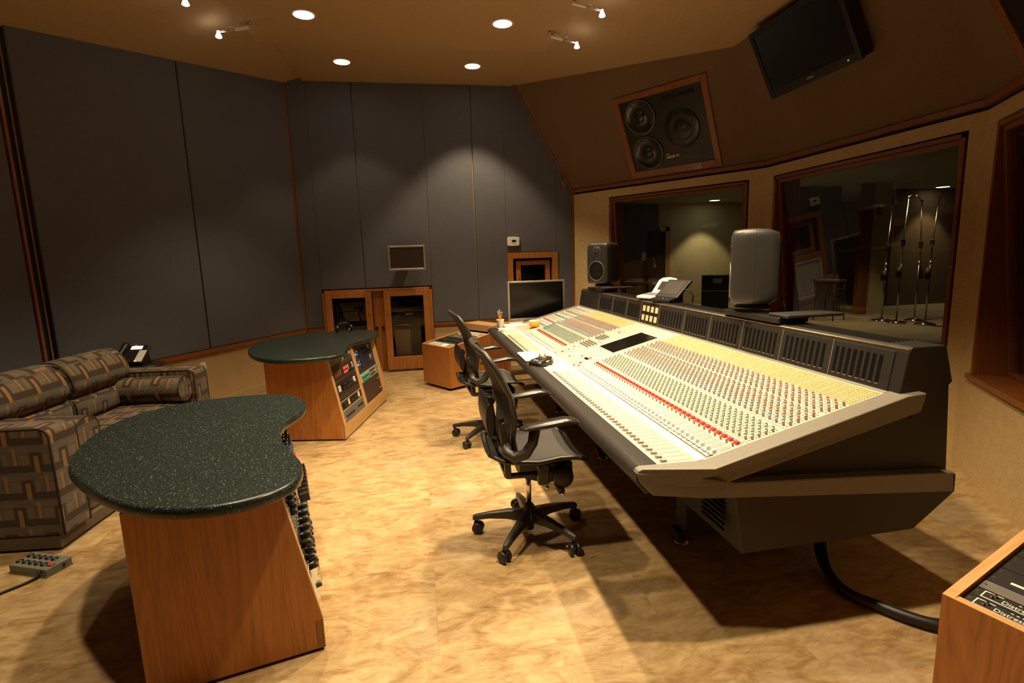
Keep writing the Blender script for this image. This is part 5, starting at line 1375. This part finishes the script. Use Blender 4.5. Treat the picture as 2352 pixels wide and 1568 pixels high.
b = MB(); b.tube([(2.11, 2.79, 1.22), (2.125, 2.77, 1.16), (2.12, 2.75, 1.11)], .004, 6)
o = b.build('speaker_cable', M['rubber'], None, off=(2.12, 2.77, 1.1)); o.location = (2.12, 2.77, 1.1); tag(o, 'thin black cable hanging behind the nearer grey speaker', 'cable')
def boxthing(name, label, cat, boxes, mat, loc, rot=0, bev=.003, group=None, mats=None):
    o = thing(name, label, cat, loc, rot, group)
    return o
# white clamshell remote and black display unit on the bridge
rm = thing('clamshell_remote', 'white clamshell handheld with open screen lying on the meter bridge', 'handheld', (1.945, 4.22, MBZ), R(14))
b = MB(); b.loft([[(-.045, -.13, .008), (.125, -.13, .03), (.125, .13, .03), (-.045, .13, .008)], [(-.045, -.13, .028), (.125, -.13, .052), (.125, .13, .052), (-.045, .13, .028)]], 0, False); b.build('base', M['white'], rm, bevel=.006)
b = MB(); b.boxb(-.02, .11, -.11, .11, .001, .02); b.build('dark_foot', plain('dark_teal_plastic', (.02, .05, .06), .5), rm)
Mh = Matrix.Translation((.118, 0, .045)) @ Matrix.Rotation(R(-52), 4, 'Y')
b = MB(); b.M = Mh; b.prism([(0, -.115), (.13, -.115), (.155, -.085), (.165, 0), (.155, .085), (.13, .115), (0, .115)], 'z', -.012, .012); lid = b.build('screen_lid', M['white'], rm, bevel=.006)
b = MB(); b.M = Mh; b.boxb(.028, .115, -.062, .062, .0115, .0135); b.build('screen', M['screenbrown'], lid)
b = MB()
for q in range(6):
    for k in range(3): b.boxb(.0+.032*k, .018+.032*k, -.10+.036*q, -.08+.036*q, .034+.0042*k, .043+.0042*k)
b.build('key', M['greyk'], rm)
du = thing('display_unit', 'black tilted display unit right of the white handheld on the meter bridge', 'display', (1.955, 3.965, MBZ), R(14))
b = MB(); b.loft([[(-.06, -.12, .001), (.06, -.12, .001), (.06, .12, .001), (-.06, .12, .001)], [(-.06, -.12, .02), (.06, -.12, .05), (.06, .12, .05), (-.06, .12, .02)]], 0, False); b.build('base', M['black'], du, bevel=.004)
Mh = Matrix.Translation((.02, 0, .035)) @ Matrix.Rotation(R(-42), 4, 'Y')
b = MB(); b.M = Mh; b.boxb(-.01, .19, -.13, .13, -.010, .012); sc2 = b.build('screen_housing', M['black'], du, bevel=.006)
b = MB(); b.M = Mh; b.boxb(.025, .17, -.105, .105, .0115, .0135); b.build('screen', plain('dark_grey_screen', (.05, .042, .034), .3), sc2)
b = MB()
for q in range(4): b.ball((-.035, -.07+.05*q, .03), (.008, .014, .004), 8, 5)
b.build('chrome_button', M['chrome'], du)
b = MB(); b.tube([(2.07, 3.86, 1.20), (2.10, 3.83, 1.19), (2.115, 3.81, 1.15), (2.105, 3.80, 1.10)], .006, 8)
o = b.build('display_cable', M['rubber'], None, off=(2.1, 3.82, 1.1)); o.location = (2.1, 3.82, 1.1); tag(o, 'black cable curving down behind the tilted display unit on the bridge', 'cable')
# keyboard and trackball on the armrest
kb = thing('keyboard', 'white keyboard lying across the console armrest by the far chair', 'keyboard', (.852, 4.035, .7035), R(90))
b = MB(); b.boxb(-.175, .185, -.075, .075, 0, .010); b.build('base', M['white'], kb, bevel=.003)
b = MB()
for r_i in range(5):
    for k in range(14): b.boxb(-.168+.0248*k, -.146+.0248*k, -.068+.0275*r_i, -.044+.0275*r_i, .010, .0135)
b.build('keys', M['paper'], kb)
tb = thing('trackball', 'black and silver trackball mouse with a grey ball on the armrest', 'trackball', (.872, 3.745, .7035), R(32))
b = MB(); pts = [(-.085, -.05), (-.06, -.068), (.05, -.062), (.085, -.045), (.085, .045), (.05, .062), (-.06, .068), (-.085, .05)]
b.loft([[(x*1.0, y*1.0, 0) for x, y in pts], [(x*.98, y*.98, .022) for x, y in pts], [(x*.86, y*.8, .034 + .018*(x+.085)/.17) for x, y in pts]], 0, False); b.build('body', M['black'], tb, bevel=.004)
b = MB(); b.ball((.012, 0, .050), .030, 20, 12); b.build('ball', M['alu'], tb)
for s in (-1, 1):
    b = MB(); b.loft([[(-.07, s*.030, .030), (-.07, s*.060, .024), (-.07, s*.062, .018)], [(.0, s*.036, .044), (.0, s*.062, .032), (.0, s*.064, .02)], [(.075, s*.030, .048), (.075, s*.050, .036), (.075, s*.056, .02)]], 0, False); b.build('side_button', M['alu'], tb, bevel=.002)
b = MB(); b.ball((-.055, .012, .036), (.010, .006, .004), 8, 5); b.ball((-.055, -.012, .036), (.010, .006, .004), 8, 5); b.build('small_button', M['white'], tb)
o = tag(MB().boxb(-.06, .06, -.09, .09, 0, .003).build('note_pad', M['paper']), 'white note pad lying by the trackball beside the nearest faders', 'note pad'); o.location = (.965, 3.62, .6945); o.rotation_euler = (0, 0, R(4))
# far end of the console
cp = thing('pencil_cup', 'pale paper cup full of orange pencils at the far armrest end', 'cup', (.888, 5.80, .7025))
b = MB(); b.lathe([(.030, 0), (.0425, .098), (.0445, .100), (.0445, .103), (.040, .103), (.029, .004), (.001, .004)], n=28); b.build('cup_body', M['cup'], cp)
b = MB(); b.lathe([(.0365, .040), (.0395, .070)], n=12, caps=False); k_ = 0
rr = random.Random(11)
for k in range(6):
    a = 2*PI*k/6 + .4; dx, dy = .030*math.cos(a), .030*math.sin(a)
    L_ = .155 + .025*rr.random()
    o = thing('pencil', ['orange pencil leaning left in the paper cup', 'orange pencil leaning back left in the paper cup', 'orange pencil leaning back right in the paper cup', 'orange pencil leaning right in the paper cup', 'orange pencil leaning front right in the paper cup', 'tallest upright orange pencil in the paper cup'][k], 'pencil', (.888-dx*.35, 5.80-dy*.35, .709), 0, 'pencils in the paper cup')
    if k == 5: dx, dy, L_ = .004, .006, .195
    b = MB(); b.tube([(0, 0, 0), (dx*1.15, dy*1.15, L_)], .0042, 6, smooth=False); b.build('barrel', M['pencil'], o)
    b = MB(); b.tube([(dx*1.15, dy*1.15, L_), (dx*1.26, dy*1.26, L_+.014)], .0044, 8); b.build('eraser', M['cup'], o)
for i, (x, y, z, sx, sy, sz_2, r_, lab) in enumerate(((1.055, 5.84, .703, .26, .20, .030, 8, 'thick white paper stack at the far end of the console surface'), (.955, 5.70, .6945, .20, .17, .010, -12, 'lower white note pad beside the pencil cup'), (.95, 5.695, .705, .19, .12, .012, 14, 'upper white booklet lying on the note pad beside the pencil cup'))):
    b = MB(); b.boxb(-sx/2, sx/2, -sy/2, sy/2, 0, sz_2); o = b.build('paper_stack' if i == 0 else 'note_pad' if i == 1 else 'booklet', M['paper'], bevel=.002, segs=1); o.location = (x, y, z); o.rotation_euler = (0, 0, R(r_)); tag(o, lab, 'paper')
yr = thing('tape_roll', 'yellow tape roll with a white top standing at the far end of the console', 'tape roll', (1.212, 5.50, sz(1.212)+.012))
b = MB(); b.lathe([(.058, 0), (.058, .058), (.055, .060)], n=34); b.build('roll', M['yellow'], yr)
b = MB(); b.lathe([(.001, .060), (.055, .060), (.0565, .0625), (.054, .064), (.001, .0635)], n=34); b.build('top_disc', M['paper'], yr)
b = MB(); b.M = Matrix.Translation((1.34, 5.24, sz(1.34)+.024)) @ Matrix.Rotation(-TILT, 4, 'Y') @ Matrix.Rotation(R(22), 4, 'Z'); b.boxb(-.10, .10, -.006, .006, 0, .004); b2_ = b.M.copy(); b.M = None
o = MB().boxb(-.10, .10, -.006, .006, 0, .004).build('ruler', M['teal']); o.matrix_world = b2_; tag(o, 'narrow green ruler lying across the green knobs at the far end', 'ruler')
# table with computer monitor behind the far end of the console
et = thing('equipment_table', 'oak table behind the far console end carrying the silver monitor', 'table', (1.47, 6.50, 0))
for nm_2, q in (('table_top', (-.42, .42, -.22, .24, .625, .66)), ('side_panel', (-.42, -.39, -.2, .22, 0, .625)), ('side_panel', (.39, .42, -.2, .22, 0, .625)), ('back_panel', (-.39, .39, .19, .22, .2, .625))):
    b = MB(); b.boxb(*q); b.build(nm_2, M['lightoak_x' if nm_2 == 'table_top' else 'oak_z'], et, bevel=.003, segs=1)
mn = thing('computer_monitor', 'large silver computer monitor with black screen standing behind the far console end', 'monitor', (1.445, 6.40, .6605), R(0))
Wm = .362
b = MB(); z0, z1 = .047, .535
b.boxb(-Wm, -Wm+.024, -.012, .02, z0, z1).boxb(Wm-.024, Wm, -.012, .02, z0, z1); b.boxb(-Wm+.024, Wm-.024, -.012, .02, z1-.022, z1).boxb(-Wm+.024, Wm-.024, -.012, .02, z0, z0+.028); b.build('bezel', M['alu'], mn, bevel=.003)
b = MB(); b.boxb(-Wm+.02, Wm-.02, -.006, .015, z0+.024, z1-.018); b.build('screen', M['screen'], mn)
b = MB(); b.boxb(-Wm+.006, Wm-.006, .02, .045, z0+.006, z1-.006); b.build('back_shell', M['alu'], mn, bevel=.006)
b = MB(); b.loft([[(-.16, -.05, 0), (.16, -.05, 0), (.16, .14, 0), (-.16, .14, 0)], [(-.16, -.05, .008), (.16, -.05, .008), (.16, .14, .008), (-.16, .14, .008)]], 0, False); b.boxb(-.16, .16, .046, .056, .008, .30); b.build('stand', M['alu'], mn)
for k in range(3):
    b = MB(); b.boxb(-.13, .13, -.05, .05, 0, .012); o = b.build('disc_case', M['white'] if k != 1 else M['alu'], bevel=.001, segs=1); o.location = (1.19+.006*k, 6.29, .6605+.0135*k); o.rotation_euler = (0, 0, R(3*k)); tag(o, ['bottom white case of the small stack before the silver monitor', 'silver case in the middle of the small stack before the silver monitor', 'top white case of the small stack before the silver monitor'][k], 'case', 'cases stacked before the silver monitor')
# cable bundle from the console to the right cart
for k, (dx, r_, lab) in enumerate(((0, .024, 'thick black cable trunk running from beneath the console to the right cart'), (.045, .014, 'thinner black cable lying along the thick cable trunk on the floor'))):
    path = [(1.90, 2.18+dx, .36), (1.87, 2.10+dx, .18), (1.80, 1.98+dx, .05+.012*k), (1.755, 1.86+dx*.8, r_+.002+.010*k), (1.755, 1.76+dx*.8, r_+.002), (1.80, 1.69+dx, r_+.002), (1.86, 1.60+dx, r_+.002), (1.94, 1.53+dx, r_+.002), (2.10, 1.475+dx, r_+.002), (2.35, 1.45+dx, r_+.002)]
    pts3 = []
    P_ = [Vector(p) for p in path]
    for i in range(len(P_)-1):
        p0, p1, p2, p3 = P_[max(i-1, 0)], P_[i], P_[i+1], P_[min(i+2, len(P_)-1)]
        for q in range(5):
            t_ = q/5; pts3.append(.5*((2*p1)+(p2-p0)*t_+(2*p0-5*p1+4*p2-p3)*t_*t_+(3*p1-p0-3*p2+p3)*t_**3))
    pts3.append(P_[-1])
    b = MB(); b.tube(pts3, r_, 12); o = b.build('floor_cable', M['rubber'], None, off=(1.8, 1.7, 0)); o.location = (1.8, 1.7, 0); tag(o, lab, 'cable', 'black cables on the floor by the right cart')
# headphones on the far desk
hp = thing('headphones', 'black headphones lying at the back edge of the farther granite desk', 'headphones', (-.80, 5.86, .7505), R(20))
b = MB(); b.tube([(.075*math.cos(a), .03, .035+.06*math.sin(a)) for a in [PI*k/14 for k in range(15)]], .007, 8); b.build('headband', M['black'], hp)
for s in (-1, 1):
    b = MB(); b.lathe([(.032, -.012), (.036, 0), (.032, .014), (.02, .02)], (s*.072, .03, .037), 18, axis='x'); b.build('ear_cup', M['black'], hp)
b = MB(); b.ball((.05, -.0, .02), .012, 10, 6); b.build('chrome_plug', M['chrome'], hp)
# ------------------------------------------------------------------ live room behind the glass
LZ = 2.80
lf = plain('live_room_floor', (.36, .27, .16), .6, var=.12, scale=2)
lw = plain('live_room_tan_wall', (.50, .42, .25), .8, var=.05, scale=5)
ld = M['blue']
struct('floor_live', MB().poly([(2.3, 7.75, .0), (3.86, 5.2, 0), (3.86, 2.6, 0), (5.0, .5, 0), (14.5, .5, 0), (14.5, 14.2, 0), (2.3, 14.2, 0)]), lf)
struct('ceiling_live', MB().prism([(2.3, 7.75), (3.9, 5.25), (3.9, 2.6), (5.0, .5), (14.5, .5), (14.5, 14.2), (2.3, 14.2)], 'z', LZ, LZ+.04), plain('live_room_ceiling', (.34, .33, .27), .9))
struct('wall_live_far', MB().boxb(2.2, 14.6, 13.9, 14.0, 0, LZ), lw)
struct('wall_live_left', MB().boxb(2.2, 2.3, 7.7, 14, 0, LZ), ld)
struct('wall_live_right', MB().boxb(14.3, 14.4, .4, 14, 0, LZ), lw)
struct('wall_live_near', MB().boxb(4.2, 14.5, .4, .5, 0, LZ), ld)
struct('wall_live_back', MB().boxb(2.2, 4.2, .35, .45, 0, LZ), ld)
# dark panels left of the doorway
wl = MB()
for a, c in ((3.6, 5.55), (5.58, 6.60)): wl.boxb(a, c, 13.82, 13.9, .6, LZ-.01)
struct('trim_10', wl, M['blue'])
struct('trim_11', MB().boxb(5.548, 5.582, 13.80, 13.9, 0, LZ), M['trim_z'])
dj = MB(); dj.boxb(6.62, 6.90, 13.76, 13.9, 2.05, 2.16).boxb(6.78, 6.92, 13.76, 13.9, 0, 2.16); struct('door_1', dj, M['lightoak_z'])
struct('door_2', MB().boxb(6.30, 6.78, 13.79, 13.9, 0, 2.05), M['gap'])
# column with red alarm, dark passage walls right of it
struct('wall_column', MB().boxb(9.72, 10.10, 10.0, 10.3, 0, LZ), lw)
struct('trim_12', MB().boxb(9.46, 9.72, 10.05, 10.15, 0, LZ), M['trim_z'])
struct('trim_13', MB().boxb(8.3, 9.4, 10.6, 10.7, 0, LZ), M['blue'])
struct('trim_14', MB().boxb(11.4, 14.3, 11.2, 11.3, 0, LZ), M['brownfab'])
fa = thing('fire_alarm', 'small red fire alarm on the tan column in the live room', 'fire alarm', (9.80, 9.998, 2.20)); b = MB(); b.boxb(-.065, .065, -.03, 0, -.08, .08); b.build('housing', M['red'], fa, bevel=.004)
b = MB(); b.lathe([(.02, -.034), (.02, -.03)], (.03, 0, .01), 12, axis='y'); b.build('strobe', M['white'], fa)
for k, (x, y, lab) in enumerate(((7.90, 13.24, 'glowing live room ceiling lamp seen through the far window'), (12.3, 10.82, 'glowing live room ceiling lamp seen through the middle window'))):
    o = thing('live_room_downlight', lab, 'ceiling light', (x, y, LZ), 0, 'live room ceiling lamps')
    b = MB(); b.lathe([(.001, -.003), (.13, -.003), (.13, -.001), (.001, -.001)], n=28); b.build('lens', M['liveface'], o)
    b = MB(); b.lathe([(.13, -.006), (.15, -.005), (.15, -.001), (.13, -.001), (.13, -.006)], n=28, caps=False); b.build('trim_ring', M['white'], o)
lamp('SPOT', (7.90, 13.24, LZ-.02), 120, (1, .80, .45), 84, .35, .08)
lamp('SPOT', (12.3, 10.75, LZ-.02), 60, (1, .86, .55), 84, .4, .08)
lamp('SPOT', (8.9, 8.6, LZ-.02), 90, (1, .80, .48), 90, .5, .08)
lamp('SPOT', (7.2, 10.2, LZ-.02), 90, (1, .80, .48), 100, .6, .08)
# microphone boom stands
def boom_stand(x, y, h, ang, lean, label, boomlen=1.2):
    o = thing('microphone_stand', label, 'microphone stand', (x, y, 0), ang, 'tall boom stands in the live room')
    b = MB(); b.lathe([(.001, 0), (.17, 0), (.165, .03), (.06, .055), (.02, .07), (.001, .07)], n=26); b.build('base', M['chrome'], o)
    b = MB(); b.cyl((0, 0, .05), (0, 0, h*.52), .016, n=10); b.cyl((0, 0, h*.5), (0, 0, h*.66), .011, n=10); b.build('pole', M['steel'], o)
    b = MB(); b.ball((0, 0, h*.5), .028, 10, 7); b.build('clutch', M['brass'], o)
    b = MB(); b.box((0, 0, h*.66), (.06, .06, .12)); b.build('boom_clamp', M['black'], o, bevel=.01)
    c0 = Vector((0, 0, h*.66)); d = Vector((lean, 0, 1)).normalized(); top = c0 + d*(h*.36)
    b = MB(); b.tube([c0 - d*.50, top], .011, 8); bo = b.build('boom_arm', M['steel'], o)
    b = MB(); b.tube([top, top + Vector((.22, 0, .10))], .010, 8); b.ball(tuple(top), .025, 8, 6); b.build('boom_tip', M['steel'], bo)
    b = MB(); b.cyl(c0 - d*.66, c0 - d*.46, .05, .045, 14); b.build('counterweight', M['blackmat'], o)
boom_stand(9.06, 8.98, 2.20, R(35), .22, 'boom microphone stand at the left of the live room stand row, with a hanging counterweight')
boom_stand(9.04, 8.63, 2.32, R(20), .10, 'boom microphone stand second from the left in the live room stand row')
boom_stand(9.57, 8.75, 2.25, R(200), .14, 'boom microphone stand third from the left in the live room stand row')
boom_stand(9.27, 8.25, 2.28, R(25), .16, 'boom microphone stand at the right end of the live room stand row')
# amplifier stack
am = thing('amplifier_stack', 'dark amplifier stack with chrome corners behind the far window', 'amplifier', (7.62, 12.62, 0), R(-32))
b = MB(); b.boxb(-.33, .33, -.16, .16, .03, .47); b.build('cabinet', plain('dark_green_tolex', (.012, .020, .014), .5), am, bevel=.01)
b = MB(); b.boxb(-.33, .33, -.16, .16, .48, .87); b.build('upper_cabinet', bpy.data.materials['dark_green_tolex'], am, bevel=.01)
b = MB()
for z in (.47, .87): b.boxb(-.34, .34, -.17, -.155, z-.018, z-.004)
b.build('trim_bar', M['alu'], am)
b = MB(); b.boxb(-.06, .16, -.168, -.16, .66, .78); b.build('name_plate', M['rackgreen'], am)
# table and things in the live room
tt = thing('live_room_table', 'wooden table with dark legs in the live room behind the white handheld', 'table', (5.95, 12.95, 0), R(-8))
b = MB(); b.boxb(-.85, .95, -.42, .42, .70, .75); b.build('table_top', M['lightoak_x'], tt, bevel=.005)
for x in (-.55, .65):
    for y in (-.3, .3): b = MB(); b.boxb(x-.12, x+.12, y-.03, y+.03, 0, .70); b.build('leg', M['blackmat'], tt)
ms = thing('vocal_microphone', 'pale studio microphone on a dark stand in the live room, in front of the doorway', 'microphone', (5.35, 11.45, 0))
b = MB(); b.lathe([(.15, 0), (.15, .02), (.02, .04)], n=20); b.build('base', M['blackmat'], ms)
b = MB(); b.tube([(0, 0, .03), (0, 0, 1.10), (.02, .0, 1.16)], .014, 8); b.build('pole', M['blackmat'], ms)
b = MB(); b.tube([(.03, 0, 1.14), (-.03, 0, 1.36)], [.042, .045], 14); b.build('microphone_body', M['alu'], ms)
st = thing('wire_stool', 'black metal chair with crossed wires standing in the live room beside the column', 'stool', (8.35, 9.55, 0), R(20))
for x in (-.2, .2):
    for y in (-.2, .2): b = MB(); b.cyl((x, y, 0), (x*.9, y*.9, .78), .012, n=8); b.build('leg', M['blackmat'], st)
b = MB(); b.boxb(-.21, .21, -.21, .21, .78, .83); b.build('seat', M['rackbrown'], st, bevel=.01)
b = MB()
for k in range(4): b.tube([(-.19, -.19, .30+.1*k), (.19, -.19, .38+.1*k)], .008, 6); b.tube([(.19, -.19, .30+.1*k), (-.19, -.19, .38+.1*k)], .008, 6)
b.build('wire_brace', M['blackmat'], st)
